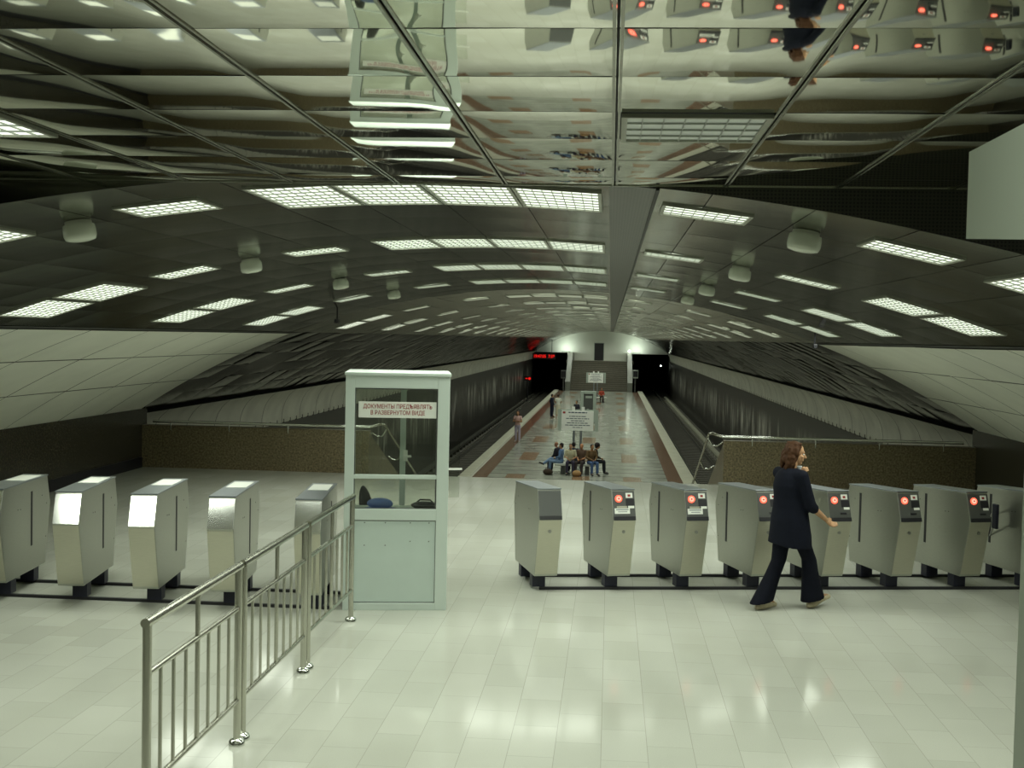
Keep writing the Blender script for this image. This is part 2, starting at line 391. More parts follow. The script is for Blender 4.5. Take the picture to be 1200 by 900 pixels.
# ------------------------------------------------------------------ flat mirror ceiling of sagging panels
def panel_grid(rects, nu, nv, sag, frame, tilt=.0025):
    """each panel its own bowed grid; frame(u, v, d) turns panel coordinates and a drop into a point"""
    V = []; Q = []; o = 0
    for (u0, u1, v0, v1) in rects:
        tu, tv = rng.uniform(-tilt, tilt, 2); sg = sag * rng.uniform(.75, 1.2)
        ph, am = rng.uniform(0, 6.28), rng.uniform(0, .0005)
        for j in range(nv + 1):
            for i in range(nu + 1):
                a, c = 2 * i / nu - 1, 2 * j / nv - 1
                d = sg * (1 - c * c) * (1 - .8 * a ** 6) + tu * a * (u1 - u0) / 2 + tv * c * (v1 - v0) / 2 + am * math.sin(3 * a + 2 * c + ph)
                V.append(frame(u0 + (u1 - u0) * (a + 1) / 2, v0 + (v1 - v0) * (c + 1) / 2, d))
        for j in range(nv):
            for i in range(nu):
                k = o + j * (nu + 1) + i; Q.append((k, k + 1, k + nu + 2, k + nu + 1))
        o = len(V)
    return V, Q
PIT = .6
LAMP_CELLS = [(0.0, 4.48), (-3.0, 4.48)]
LAMP_CELLS += [(x, y) for y in (.88, -2.72) for x in (-7.2, -5.4, -3.6, -1.8, 0.0, 1.8, 3.6)] + [(-8.4, 5.68), (-7.2, 5.68), (2.4, 4.48), (4.2, 4.48)]  # added unseen ceiling lights, to brighten the hall and the turnstile fronts
fine, coarse = [], []
xs = [XL - .3] + [-9.0 + PIT * k for k in range(0, 27)]
ys = [3.28 + PIT * k for k in range(-15, 6)] + [YV]
for j in range(len(ys) - 1):
    for i in range(len(xs) - 1):
        if any(abs(xs[i] - c[0]) < .05 and abs(ys[j] - c[1]) < .05 for c in LAMP_CELLS): continue
        r = (xs[i] + .004, xs[i + 1] - .004, ys[j] + .003, ys[j + 1] - .003)
        (fine if ys[j] > 2.0 and -4.9 < xs[i] < 3.7 else coarse).append(r)
fr = lambda u, v, d: (u, v, ZF - d)
V, Q = panel_grid(fine, 12, 14, .0036, fr); struct(raw('ceiling', V, Q, 'mirror'), 'flat ceiling of polished mirror metal panels')
V, Q = panel_grid(coarse, 5, 6, .0036, fr); struct(raw('ceiling_outer', V, Q, 'mirror'), 'outer part of the mirror metal ceiling')
b = MB(); b.box((XL - .3, -6, ZF + .02), (XR + .3, YV, ZF + .1)); struct(b.build('ceiling_back', 'darkback'))
b = MB()
for x in xs[1:]:
    if x < 4.4: b.box((x - .016, -5.7, ZF - .004), (x - .006, YV, ZF + .01)); b.box((x + .006, -5.7, ZF - .004), (x + .016, YV, ZF + .01))
struct(b.build('trim_4', 'profile'), 'thin metal seams of the mirror ceiling')
b = MB(); b.box((XL - .3, YV - .012, ZF - .006), (XR + .3, YV + .012, ZF + .02)); struct(b.build('trim_5', 'profile'))
# perforated lunette closing the step between flat ceiling and vault
V = []; Q = []; UV = []
ss = np.linspace(-8.8, 8.8, 61)
for s in ss:
    p = vpt(s, YV + .01); V += [p, (p[0], p[1], ZF + .05)]; UV += [(p[0], p[2]), (p[0], ZF + .05)]
for i in range(60): Q.append((2 * i, 2 * i + 2, 2 * i + 3, 2 * i + 1))
kk = 27
struct(raw('wall_lunette', V[2 * kk:], [tuple(i - 2 * kk for i in q) for q in Q[kk:]], 'perforated', smooth=False, uv=UV[2 * kk:]), 'perforated metal strip between mirror ceiling and vault')
struct(raw('wall_lunette_left', V[:2 * kk + 2], Q[:kk], 'vaultmetal', smooth=False))

# ------------------------------------------------------------------ the vault
SP = .55
def vault_rects(s0, s1, y0, y1, ps, py):
    out = []
    ns = round((s1 - s0) / ps); ny = round((y1 - y0) / py)
    for j in range(ny):
        for i in range(ns):
            out.append((s0 + (s1 - s0) * i / ns + .003, s0 + (s1 - s0) * (i + 1) / ns - .003, y0 + (y1 - y0) * j / ny + .004, y0 + (y1 - y0) * (j + 1) / ny - .004))
    return out
vf = lambda u, v, d: vpt(u, v, d)
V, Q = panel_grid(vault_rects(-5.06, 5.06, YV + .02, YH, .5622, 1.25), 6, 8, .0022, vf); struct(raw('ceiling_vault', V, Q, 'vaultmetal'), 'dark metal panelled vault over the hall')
V, Q = panel_grid(vault_rects(-5.06, 5.06, YH, YE, .5622, 1.25), 4, 6, .0028, vf, .006); struct(raw('ceiling_vault_platform', V, Q, 'vaultlit'), 'metal panelled vault over the platform')
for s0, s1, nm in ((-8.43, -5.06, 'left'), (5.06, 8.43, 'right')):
    V, Q = panel_grid(vault_rects(s0, s1, YH, YE, .54, 1.25), 4, 6, .005, vf, .022); struct(raw('ceiling_vault_side_' + nm, V, Q, 'vaultdark'), 'darker metal panels low on the vault')
V = []; Q = []
for y in (YV + .02, YE):
    for s in np.linspace(-8.9, 8.9, 61): V.append(vpt(s, y, -.03))
for i in range(60): Q.append((i, i + 1, i + 62, i + 61))
struct(raw('ceiling_vault_back', V, Q, 'darkback'))
# white lining panels at the foot of the hall vault
for sg, nm in ((-1, 'left'), (1, 'right')):
    rows = [5.07, 6.1, 7.25, 8.4]; rects = []
    yy = [YH - 1.75 * k for k in range(17)][::-1]
    for a, c in zip(rows[:-1], rows[1:]):
        for p, q in zip(yy[:-1], yy[1:]): rects.append((sg * a + sg * .012, sg * c - sg * .012, p + .014, q - .014))
    V, Q = panel_grid(rects, 4, 2, .0, lambda u, v, d: vpt(u, v, .02 + d)); o = raw('wall_lining_' + nm, V, Q, 'whitepanel'); struct(o, f'pale panelled wall lining at {nm} of the hall')
    V = []; Q = []
    for y in (-6, YH + .05):
        for s in np.linspace(5.03, 8.45, 13): V.append(vpt(sg * s, y, .005))
    for i in range(12): Q.append((i, i + 1, i + 14, i + 13))
    struct(raw('wall_lining_backing_' + nm, V, Q, 'seam'))
# perforated joint strip running the length of the vault
V = []; Q = []; UV = []
for y in (YV + .03, YE - .1):
    for s in (1.12, 1.38): V.append(vpt(s, y, .006)); UV.append((s, y))
Q.append((0, 1, 3, 2)); struct(raw('trim_6', V, Q, 'perforated', smooth=False, uv=UV))
b = MB()
for s in (1.39,):
    p0, p1 = vpt(s, YV + .03, .010), vpt(s, YE - .1, .010); b.box((p0[0] - .01, p0[1], p0[2] - .004), (p0[0] + .01, p1[1], p0[2] + .012))
struct(b.build('trim_7', 'darkback'))

# ------------------------------------------------------------------ ceiling lights
FW, FL = .50, 1.14
def lamp_meshes(fw, fl, nx, ny, e, tag_):
    f = MB(); t = .022; z = -.016
    f.box((-fw / 2, -fl / 2, z), (-fw / 2 + t, fl / 2, .0)); f.box((fw / 2 - t, -fl / 2, z), (fw / 2, fl / 2, .0))
    f.box((-fw / 2 + t, -fl / 2, z), (fw / 2 - t, -fl / 2 + t, .0)); f.box((-fw / 2 + t, fl / 2 - t, z), (fw / 2 - t, fl / 2, .0))
    l = MB()
    for i in range(1, nx): x = -fw / 2 + fw * i / nx; l.box((x - .0022, -fl / 2 + t, -.0145), (x + .0022, fl / 2 - t, -.0075))
    for j in range(1, ny): y = -fl / 2 + fl * j / ny; l.box((-fw / 2 + t, y - .004, -.0155), (fw / 2 - t, y + .004, -.0080))
    d = MB(); d.add([(-fw / 2 + t, -fl / 2 + t, -.006), (fw / 2 - t, -fl / 2 + t, -.006), (fw / 2 - t, fl / 2 - t, -.006), (-fw / 2 + t, fl / 2 - t, -.006)], [(3, 2, 1, 0)])
    dm = bpy.data.meshes.new('diffuser' + tag_); dm.from_pydata(d.v, [], d.f); dm.materials.append(MATS[e])
    return f.mesh('frame' + tag_, ['lampframe']), l.mesh('louvre' + tag_, ['louvre']), dm
LIGHTS = {}
def lamp_light(parent, w, l, k=1.0):
    key = (w, l, k)
    if key not in LIGHTS:
        d = bpy.data.lights.new('tube_light', 'AREA'); d.shape = 'RECTANGLE'; d.size = w; d.size_y = l; d.energy = LAMP_W * w * l * k; d.color = LAMP_COL; d.spread = math.radians(150); LIGHTS[key] = d
    o = bpy.data.objects.new('tube_light', LIGHTS[key]); COL.objects.link(o); o.parent = parent; o.location = (0, 0, -.02)
NEAR = lamp_meshes(.53, 1.05, 9, 7, 'lamplit', '_vault'); NEARQ = lamp_meshes(.55, .52, 8, 4, 'lamplit', '_vaultsquare')
SQ = lamp_meshes(.56, .56, 7, 4, 'lampdim', '_square'); SQL = lamp_meshes(.56, .56, 7, 4, 'lamplit', '_squarelit')
def put_lamp(loc, ry, label, group, meshes, name='ceiling_light'):
    r = empty(name, loc); r.rotation_euler = (0, ry, 0); tag(r, label, 'ceiling light', group)
    for nm, me in zip(('frame', 'louvre', 'diffuser'), meshes):
        o = bpy.data.objects.new(nm, me); COL.objects.link(o); o.parent = r
    if meshes is not SQ: lamp_light(r, *{id(NEAR): (.49, 1.0), id(NEARQ): (.5, .47), id(SQL): (.5, .5)}[id(meshes)])
    return r
COLS = [(-4.48, 'outer light of the pair by the left white wall lining'), (-3.90, 'inner light of the pair above the left white wall lining'), (-3.03, 'single light beside the left pair'), (-1.72, 'single light left of the four joined lights'),
        (-.81, 'leftmost of the four joined lights'), (-.27, 'second from left of the four joined lights'), (.27, 'third from left of the four joined lights'), (.81, 'rightmost of the four joined lights'),
        (1.72, 'single light right of the four joined lights'), (2.99, 'single light beside the right pair'), (3.88, 'inner light of the pair above the right white wall lining'), (4.46, 'outer light of the pair by the right white wall lining')]
ROWN = ['nearest vault row', 'second vault row', 'third vault row', 'fourth vault row']
for k, y in enumerate((7.55, 11.4, 15.2, 19.0)):
    for s, d in COLS:
        p = vpt(s, y, .002); put_lamp(p, s / R, f'lit louvred {d}, {ROWN[k]}', 'louvred lights in the hall vault', NEARQ if 'single' in d else NEAR)
def far_mesh(nm, w, l, n):
    fm = MB(); t = .02; w, l = w / 2, l / 2
    fm.box((-w, -l, -.018), (-w + t, l, 0)); fm.box((w - t, -l, -.018), (w, l, 0)); fm.box((-w + t, -l, -.018), (w - t, -l + t, 0)); fm.box((-w + t, l - t, -.018), (w - t, l, 0))
    for j in range(1, n): yj = -l + 2 * l * j / n; fm.box((-w + t, yj - .004, -.017), (w - t, yj + .004, -.009))
    fm.m = 1; fm.add([(-w + t, -l + t, -.007), (w - t, -l + t, -.007), (w - t, l - t, -.007), (-w + t, l - t, -.007)], [(3, 2, 1, 0)])
    me = bpy.data.meshes.new(nm); me.from_pydata(fm.v, [], fm.f); me.materials.append(MATS['lampframe']); me.materials.append(MATS['lampfar']); me.polygons.foreach_set('material_index', fm.mi)
    return fm, me
fm, FAR = far_mesh('far_light', .53, 1.05, 7); fmq, FARQ = far_mesh('far_light_square', .55, .52, 4)
POSN = ['leftmost', 'second from left', 'third from left', 'fourth from left', 'fifth from left', 'sixth from left', 'sixth from right', 'fifth from right', 'fourth from right', 'third from right', 'second from right', 'rightmost']
farv, farf, farm = [], [], []
for k in range(24):
    y = 25.3 + 5.05 * k
    for c, (s, _) in enumerate(COLS):
        p = vpt(s, y, .002)
        if k < 20:
            o = bpy.data.objects.new('ceiling_light', FARQ if 'single' in COLS[c][1] else FAR); COL.objects.link(o); o.location = p; o.rotation_euler = (0, s / R, 0); lamp_light(o, .49, .47 if 'single' in COLS[c][1] else 1.0)
            tag(o, f'thin lit ceiling light over the platform, {ORD[k]} row past the hall edge, {POSN[c]}', 'ceiling light', 'thin lights in the platform vault')
        else:
            mt = Matrix.Translation(p) @ Matrix.Rotation(s / R, 4, 'Y'); n0 = len(farv)
            fm_ = fmq if 'single' in COLS[c][1] else fm; farv += [tuple(mt @ Vector(v)) for v in fm_.v]; farf += [tuple(i + n0 for i in f) for f in fm_.f]; farm += fm_.mi
me = bpy.data.meshes.new('ceiling_light_rows'); me.from_pydata(farv, [], farf); me.materials.append(MATS['lampframe']); me.materials.append(MATS['lampfar']); me.polygons.foreach_set('material_index', farm)
o = bpy.data.objects.new('ceiling_light_rows', me); COL.objects.link(o)
for k in range(20, 24):
    for s in (-3.6, 0, 3.6):
        lamp_light(o, .49, 1.0, 3.2); q = COL.objects[-1]; q.location = vpt(s, 25.3 + 5.05 * k, .03); q.rotation_euler = (0, s / R, 0)
tag(o, 'last rows of thin ceiling lights close to the white end wall', 'ceiling light', 'thin lights in the platform vault', 'stuff')
for i, (x, y) in enumerate(LAMP_CELLS):
    if i == 0: put_lamp((x + .3, y + .3, ZF - .001), 0, 'dim square louvred light set among the mirror ceiling panels', 'square lights in the mirror ceiling', SQ)
    elif i == 1: put_lamp((x + .3, y + .3, ZF - .001), 0, 'bright square louvred light cut by the left edge of the mirror ceiling', 'square lights in the mirror ceiling', SQL)
    else: put_lamp((x + .3, y + .3, ZF - .001), 0, 'added unseen square louvred light in the outer mirror ceiling', 'added square lights in the outer mirror ceiling', SQL)
# round white drum lamps under the vault
dl = MB(); dl.lathe([(.06, .0), (.085, -.005), (.085, -.03)], n=28); dg_ = MB(); dg_.lathe([(.1, -.03), (.105, -.06), (.105, -.10), (.095, -.125), (.06, -.135), (.001, -.138)], n=28)
m1, m2 = dl.mesh('lamp_base', ['drumbase']), dg_.mesh('glass_bowl', ['glasswhite'])
for sg, sd in ((-1, 'left'), (1, 'right')):
    for k, y in enumerate((7.6, 11.35, 15.2, 19.0)):
        s = sg * 2.36; p = vpt(s, y, .002); r = empty('drum_lamp', p); r.rotation_euler = (0, s / R, 0)
        tag(r, f'round white drum lamp under the dark vault, {["nearest", "second", "third", "fourth"][k]} on the {sd} side', 'lamp', 'round drum lamps')
        for nm, me in (('lamp_base', m1), ('glass_bowl', m2)):
            o = bpy.data.objects.new(nm, me); COL.objects.link(o); o.parent = r
for s, y, sd in ((-3.6, 20.3, 'left'), (4.5, 19.6, 'right')):
    p = vpt(s, y, 0); b = MB(); b.tube([(0, 0, .0), (0, 0, -.22)], .012); r = empty('hanging_camera', p); tag(r, f'small dark camera hanging on a rod from the {sd} side of the vault', 'camera', 'hanging cameras')
    b.build('rod', 'black', r); b = MB(); b.box((-.03, -.1, -.27), (.03, .08, -.2)); b.build('body', 'black', r, .01)

# ------------------------------------------------------------------ column and soffit close on the right
b = MB(); b.box((.736, 1.9, 0), (1.15, 2.2, 3.3)); struct(b.build('column', 'columnpaint', bevel=.02), 'pale column cut by the right picture edge')
b = MB(); b.prism([(2.0, 2.844), (2.0, 2.984), (1.0, 2.984), (1.0, 2.76)], .57, 1.3); b.box((.7, 1.1, 2.99), (.74, 1.14, ZF)); b.box((.7, 1.8, 2.99), (.74, 1.84, ZF)); struct(b.build('beam', 'columnpaint'), 'pale boxed beam hanging near the right picture edge')

# ------------------------------------------------------------------ turnstiles
def turnstile_meshes(reader, slot_side, leg_dx):
    w = .125; P = {}
    prof = [(-.52, 1.09), (.52, 1.06), (.60, .80), (.47, .165), (-.45, .165), (-.61, .80)]
    b = MB(); b.prism(prof, -w, w); P['body'] = (b.mesh('body', ['steel']), None)
    b = MB(); b.box((-w - .004, -.525, 1.088), (w + .004, .525, 1.10)); P['top_plate'] = (b.mesh('top_plate', ['steel_blue']), None)
    return P
def tpanel(mb, z0, z1, x0, x1, up, d=.006):
    """slab lying on the sloping front face between heights z0..z1"""
    if up: y = lambda z: -.61 + (z - .80) / .29 * .09
    else: y = lambda z: -.61 + (.80 - z) / .635 * .16
    pr = [(y(z0), z0), (y(z1), z1), (y(z1) - d, z1), (y(z0) - d, z0)]
    mb.prism(pr, x0, x1)
def make_turnstile(kind, slot_side, leg_dx):
    r = empty('turnstile', (0, 0, 0)); w = .125
    prof = [(-.52, 1.09), (.52, 1.09 if kind == 'left' else 1.04), (.60, .80), (.47, .165), (-.45, .165), (-.61, .80)]
    b = MB(); b.prism(prof, -w, w); b.build('body', 'steel', r, .006)
    b = MB(); zt = prof[1][1]; b.prism([(-.53, 1.088), (.53, zt - .001), (.53, zt + .012), (-.53, 1.102)], -w - .004, w + .004)
    tp = b.build('top_plate', 'steel_blue', r, .003)
    if kind == 'left':
        b = MB(); b.prism([(.02, 1.099), (.42, 1.099), (.42, 1.106), (.02, 1.106)], -.10, .10); b.build('label_plate', 'signwhite', r)
    b = MB(); tpanel(b, .80, 1.075, -w + .004, w - .004, True); b.build('upper_panel', {'left': 'steel_bright', 'plain': 'darkpanel', 'reader': 'darkpanel', 'dull': 'steel_blue'}[kind], r)
    b = MB(); tpanel(b, .19, .78, -w + .004, w - .004, False)
    lp = b.build('lower_panel', 'steel_lower', r)
    if kind != 'left':
        b = MB(); y = -.61 + (.80 - .66) / .635 * .16; b.tube([(0, y + .02, .66), (0, y - .014, .658)], .018, 16); b.build('lock', 'tube_dark', lp)
        b = MB(); tpanel(b, .785, .825, -w + .006, w - .006, True, .016); b.build('ledge', 'black' if kind != 'plain' else 'rubber', r)
    if kind == 'reader':
        b = MB(); yc = -.61 + (1.0 - .80) / .29 * .09 - .004
        nrm = Vector((0, -.955, .297)); c = Vector((-.055, yc, 1.0))
        b.tube([c, c + nrm * .012], .037, 24); b.build('indicator_ring', 'redlamp', r)
        b = MB(); b.tube([c + nrm * .010, c + nrm * .0145], .025, 24); b.build('indicator_light', 'redlampcore', r)
        b = MB(); b.tube([c + nrm * .012, c + nrm * .0175], .009, 16); b.build('indicator_arrow', 'redink', r)
        b = MB(); tpanel(b, 1.01, 1.06, .025, .098, True, .011); b.build('sticker', 'signwhite', r)
        b = MB(); tpanel(b, 1.022, 1.045, .045, .075, True, .012); b.build('sticker_print', 'redink', r)
        b = MB(); tpanel(b, .93, 1.0, .022, .112, True, .012); b.build('card_pad', 'black', r)
    if kind != 'plain':
        for sd in ((slot_side,) if isinstance(slot_side, int) else slot_side):
            b = MB(); b.box((sd * w - .003, -.075 - .018 + .2, .42), (sd * w + .003, -.075 + .018 + .2, .98)) if kind == 'left' else b.box((sd * w - .003, .235, .42), (sd * w + .003, .275, .98))
            b.build('slot', 'black', r, .0)
    for y in (-.27, .27):
        b = MB(); b.box((leg_dx - .07, y - .06, .029), (leg_dx + .07, y + .06, .165)); b.build('leg', 'legblue', r)
    for (yy, zz) in ((-.2, .84), (-.14, .835), (.38, .9), (.5, .8), (.48, .45)):
        b = MB(); sd = 1 if kind == 'left' else -1; b.tube([(sd * (w - .002), yy, zz), (sd * (w + .002), yy, zz)], .006, 8); b.build('rivet', 'black', r)
    return r
def stickers(r, style):
    b = MB(); tpanel(b, .905, .93, .045, .11, True, .011); b.build('sticker', 'signwhite', r)
    if style == 'big':
        b = MB(); tpanel(b, .85, .905, -.105, .06, True, .011); b.build('notice_label', 'signwhite', r)
        b = MB(); tpanel(b, .888, .895, -.09, .045, True, .012); tpanel(b, .868, .873, -.07, .03, True, .012); b.build('notice_print', 'darkink', r)
        b = MB(); tpanel(b, .91, .928, -.08, .03, True, .012); b.build('card_slot', 'steel_lower', r)
    elif style == 'dark':
        b = MB(); tpanel(b, .855, .875, .0, .07, True, .011); b.build('card_slot', 'black', r)
left_words = ['leftmost steel turnstile, cut by the left picture edge', 'second steel turnstile from the left, with bright reflecting upper front', 'third steel turnstile from the left, with bright reflecting upper front',
              'fourth steel turnstile from the left, half behind the handrail', 'fifth steel turnstile, behind the handrail beside the white booth']
base_l = make_turnstile('left', (1, -1), .045)
for i in range(5):
    t = base_l if i == 0 else copy_tree(base_l)
    t.location = (-6.0 + .765 * i + (.07 if i == 4 else 0), 11.62, 0); t.rotation_euler = (0, 0, math.radians(8.3 if i == 1 else 6.5)); t.scale = (1, 1.14, 1); tag(t, left_words[i], 'turnstile', 'left row of turnstiles')
right_words = ['plain steel turnstile without red light, right of the booth', 'first steel turnstile with red light, with a white notice on its reader', 'second steel turnstile with red light, with a white notice on its reader',
               'third steel turnstile with red light, just behind the walking woman', 'steel turnstile in front of the walking woman, by her hand', 'third steel turnstile from the right edge, with red light', 'second steel turnstile from the right edge, with red light', 'rightmost steel turnstile, with dark swing flap, cut by the column']
base_r = make_turnstile('reader', (-1, 1), -.045)
for i in range(8):
    if i == 0: t = make_turnstile('plain', -1, -.045)
    elif i == 1: t = base_r
    else: t = copy_tree(base_r)
    t.location = (-.755 + .764 * i, 12.885 + .142 * i, 0); t.rotation_euler = (0, 0, math.radians(17)); tag(t, right_words[i], 'turnstile', 'right row of turnstiles')
    t['style'] = i
for t in [o for o in COL.objects if o.get('style') is not None]:
    i = t['style']
    if i in (1, 2): stickers(t, 'big')
    elif i >= 3: stickers(t, 'dark')
    if i == 7:
        b = MB(); b.box((-.25, -.04, .62), (-.215, .05, .90)); fl = b.build('barrier_flap', 'legblue', t, .01)
        b = MB(); b.tube([(-.125, .25, .72), (-.23, .03, .84)], .009); b.tube([(-.125, .25, .50), (-.23, .03, .66)], .009); b.build('flap_rod', 'tube_dark', fl)
    del t['style']
def floor_rail(p, q, label):
    b = MB(); p, q = (*p, 0), (*q, 0); d = (Vector(q) - Vector(p)); n = Vector((-d.y, d.x, 0)).normalized() * .02
    p, q = Vector(p), Vector(q); lo = [p - n, q - n, q + n, p + n]
    b.add([(v.x, v.y, 0) for v in lo] + [(v.x, v.y, .028) for v in lo], [(3, 2, 1, 0), (4, 5, 6, 7), (0, 1, 5, 4), (1, 2, 6, 5), (2, 3, 7, 6), (3, 0, 4, 7)])
    tag(b.build('base_rail', 'rubber'), label, 'rail', 'rails under the turnstiles')
floor_rail((-8.9, 11.28), (-2.6, 11.28), 'front dark floor rail joining the left row of turnstiles')
floor_rail((-8.9, 11.96), (-2.6, 11.96), 'rear dark floor rail joining the left row of turnstiles')
def rr(t, off): return (-.755 + .764 * t + off * .29, 12.885 + .142 * t - off * .957)
floor_rail(rr(-.05, .34), rr(7.6, .34), 'front dark floor rail joining the right row of turnstiles')
floor_rail(rr(-.05, -.34), rr(7.6, -.34), 'rear dark floor rail joining the right row of turnstiles')

# ------------------------------------------------------------------ handrail barrier in the foreground
HX = -2.345
def barrier(y0, y1, label):
    r = empty('handrail_barrier', (HX, y0, 0)); L_ = y1 - y0; zt = 1.16
    b = MB(); b.tube([(0, -.03, zt), (0, L_ + .03, zt)], .026, 16); b.build('top_rail', 'tube', r)
    b = MB(); b.tube([(0, 0, .89), (0, L_, .89)], .017); b.build('middle_rail', 'tube', r)
    b = MB(); b.tube([(0, 0, .29), (0, L_, .29)], .017); b.build('bottom_rail', 'tube', r)
    for y in (0, L_):
        b = MB(); b.tube([(0, y, 0.01), (0, y, zt - .01)], .024, 16); p = b.build('post', 'tube', r)
        b = MB(); b.lathe([(.024, .045), (.044, .035), (.052, .02), (.052, 0)], (0, y, 0)); b.build('floor_flange', 'steel_bright', p)
    for k in range(1, 8):
        y = L_ * k / 8; m = k == 4
        b = MB(); b.tube([(0, y, .29), (0, y, zt - .01 if m else .88)], .015 if m else .011, 10); b.build('centre_post' if m else 'baluster', 'tube', r)
    tag(r, label, 'handrail', 'steel handrail barriers')
barrier(5.93, 7.45, 'nearest steel handrail section in the left foreground')
barrier(7.56, 9.12, 'middle steel handrail section of three')
barrier(9.24, 10.84, 'farthest steel handrail section, ending at the white booth')

# ------------------------------------------------------------------ booth
BT = empty('control_booth', (-2.52, 11.26, 0), math.radians(9.5)); BW, BD, BH = 1.0, .95, 2.27
tag(BT, 'white glazed control booth with red lettered notice, between the two rows of turnstiles', 'booth')
b = MB()
b.box((0, 0, 0), (.09, .06, BH)); b.box((BW - .115, 0, 0), (BW, .06, BH)); b.box((.09, 0, 2.15), (BW - .115, .06, BH)); b.box((.09, 0, .875), (BW - .115, .06, .985)); b.box((.09, 0, 0), (BW - .115, .06, .07)); b.box((.09, .01, 1.275), (BW - .115, .05, 1.315))
b.box((0, BD - .06, 0), (.06, BD, BH)); b.box((BW - .06, BD - .06, 0), (BW, BD, BH)); b.box((.06, BD - .06, 2.15), (BW - .06, BD, BH)); b.box((.06, BD - .06, .80), (BW - .06, BD, .86))
b.box((.52, BD - .06, .86), (.58, BD, 2.15))
for x in (0, BW - .05):
    b.box((x, .06, 2.15), (x + .05, BD - .06, BH)); b.box((x, .06, .80), (x + .05, BD - .06, .86)); b.box((x, .06, 0), (x + .05, BD - .06, .07))
b.build('frame', 'boothwhite', BT, .004)
b = MB(); b.box((-.01, -.01, BH), (BW + .01, BD + .01, BH + .03)); b.build('roof', 'boothwhite', BT, .004)
b = MB(); b.box((.09, .014, .07), (BW - .115, .04, .875)); pn = b.build('front_panel', 'boothpanel', BT)
b = MB()
for x0, x1, z0, z1 in ((.09, BW - .115, .866, .875), (.09, BW - .115, .07, .078), (.88, BW - .115, .078, .866)): b.box((x0, .010, z0), (x1, .0145, z1))
for x in (.20, .40, .64, .82):
    for z in (.85, .63 if x < .5 else .67): b.tube([(x, .0145, z), (x, .010, z)], .006, 8)
b.build('panel_joint', 'darkpanel', pn)
b = MB(); b.box((.012, .06, .07), (.03, BD - .06, .80)); b.box((BW - .03, .06, .07), (BW - .012, BD - .06, .80)); b.box((.06, BD - .045, .02), (BW - .06, BD - .02, .80)); b.build('side_panel', 'boothpanel', BT)
b = MB(); b.box((.09, .028, .985), (BW - .115, .034, 1.275)); b.box((.09, .028, 1.315), (BW - .115, .034, 2.15)); b.build('front_pane', 'glass', BT)
b = MB(); b.box((.02, .06, .86), (.026, BD - .06, 2.15)); b.box((BW - .026, .06, .86), (BW - .02, BD - .06, 2.15)); b.build('side_pane', 'glass', BT)
b = MB(); b.box((.06, BD - .035, .86), (.52, BD - .029, 2.15)); b.box((.58, BD - .035, .86), (BW - .06, BD - .029, 2.15)); b.build('rear_pane', 'glass', BT)
b = MB(); b.box((.555, BD - .09, 1.36), (.60, BD - .06, 1.47)); b.box((.56, BD - .12, 1.40), (.64, BD - .09, 1.42)); b.build('door_handle', 'signwhite', BT)
b = MB()
for x0, x1, z0, z1 in ((.09, .099, .985, 2.15), (BW - .128, BW - .115, .985, 2.15), (.09, BW - .115, 2.14, 2.15), (.09, BW - .115, .985, .992)): b.box((x0, .012, z0), (x1, .028, z1))
b.build('window_gasket', 'darkpanel', BT)
b = MB(); b.box((.06, .06, .93), (BW - .05, .46, .955)); b.build('counter', 'infogrey', BT)
sg = MB(); sg.box((.125, .018, 1.865), (.88, .0275, 2.02)); NS = sg.build('notice_sign', 'signwhite', BT)
t1 = text_mesh('lettering', 'ДОКУМЕНТЫ ПРЕДЪЯВЛЯТЬ', .0565, 'redink', NS, (.5, .0172, 1.972), (math.pi / 2, 0, 0), bold=.0005)
t2 = text_mesh('lettering', 'В РАЗВЕРНУТОМ ВИДЕ', .0565, 'redink', NS, (.5, .0172, 1.912), (math.pi / 2, 0, 0), bold=.0005)
for t in (t1, t2):
    wd = max(v.co.x for v in t.data.vertices) - min(v.co.x for v in t.data.vertices); t.scale = ((.66 if t is t1 else .52) / wd, 1, 1)
# open glass door leaf behind the booth
dp = BT.matrix_world
def bw(x, y, z=0): a = math.radians(9.5); return (-2.52 + x * math.cos(a) - y * math.sin(a), 11.26 + x * math.sin(a) + y * math.cos(a), z)
gd = empty('glass_door', bw(1.0, .97, 0), math.radians(22)); tag(gd, 'open glass door leaf standing out behind the right side of the booth', 'door')
b = MB(); b.box((.0, 0, .97), (.15, .008, 1.56)); b.build('pane', 'glass', gd); b = MB(); b.box((0, -.005, .02), (.02, .013, 1.58)); b.build('leaf_stile', 'infogrey', gd)
b = MB(); b.box((.02, -.03, 1.26), (.17, 0, 1.28)); b.build('bar_handle', 'signwhite', gd)
# chair, bag and black case seen through the booth window
ch = empty('office_chair', bw(.42, .66), math.radians(-20 + 9.5)); tag(ch, 'black office chair inside the booth, its backrest above the sill', 'chair')
b = MB(); b.ell((0, 0, .5), (.21, .21, .05)); b.build('seat', 'black', ch)
b = MB(); b.ell((-.24, 0, .86), (.035, .16, .26), rot=Matrix.Rotation(-.2, 3, 'Y')); b.build('backrest', 'black', ch)
b = MB(); b.tube([(0, 0, .05), (0, 0, .47)], .03); b.tube([(-.02, 0, .46), (-.22, 0, .5), (-.26, 0, .75)], .018); b.build('column', 'tube_dark', ch)
b = MB()
for k in range(5): a = k * 1.2566; b.tube([(0, 0, .07), (.2 * math.cos(a), .2 * math.sin(a), .03)], .02)
b.build('base', 'black', ch)
bg = MB(); bg.ell((0, 0, .055), (.13, .085, .055), n=20); bgo = bg.build('cap', 'bluecloth'); bgo.location = bw(.34, .2, .955); tag(bgo, 'blue peaked cap lying on the counter inside the booth', 'cap')
b = MB(); b.lathe([(.15, 0), (.16, .006), (.06, .012)], (0, 0, 0)); b.build('brim', 'bluecloth', bgo)
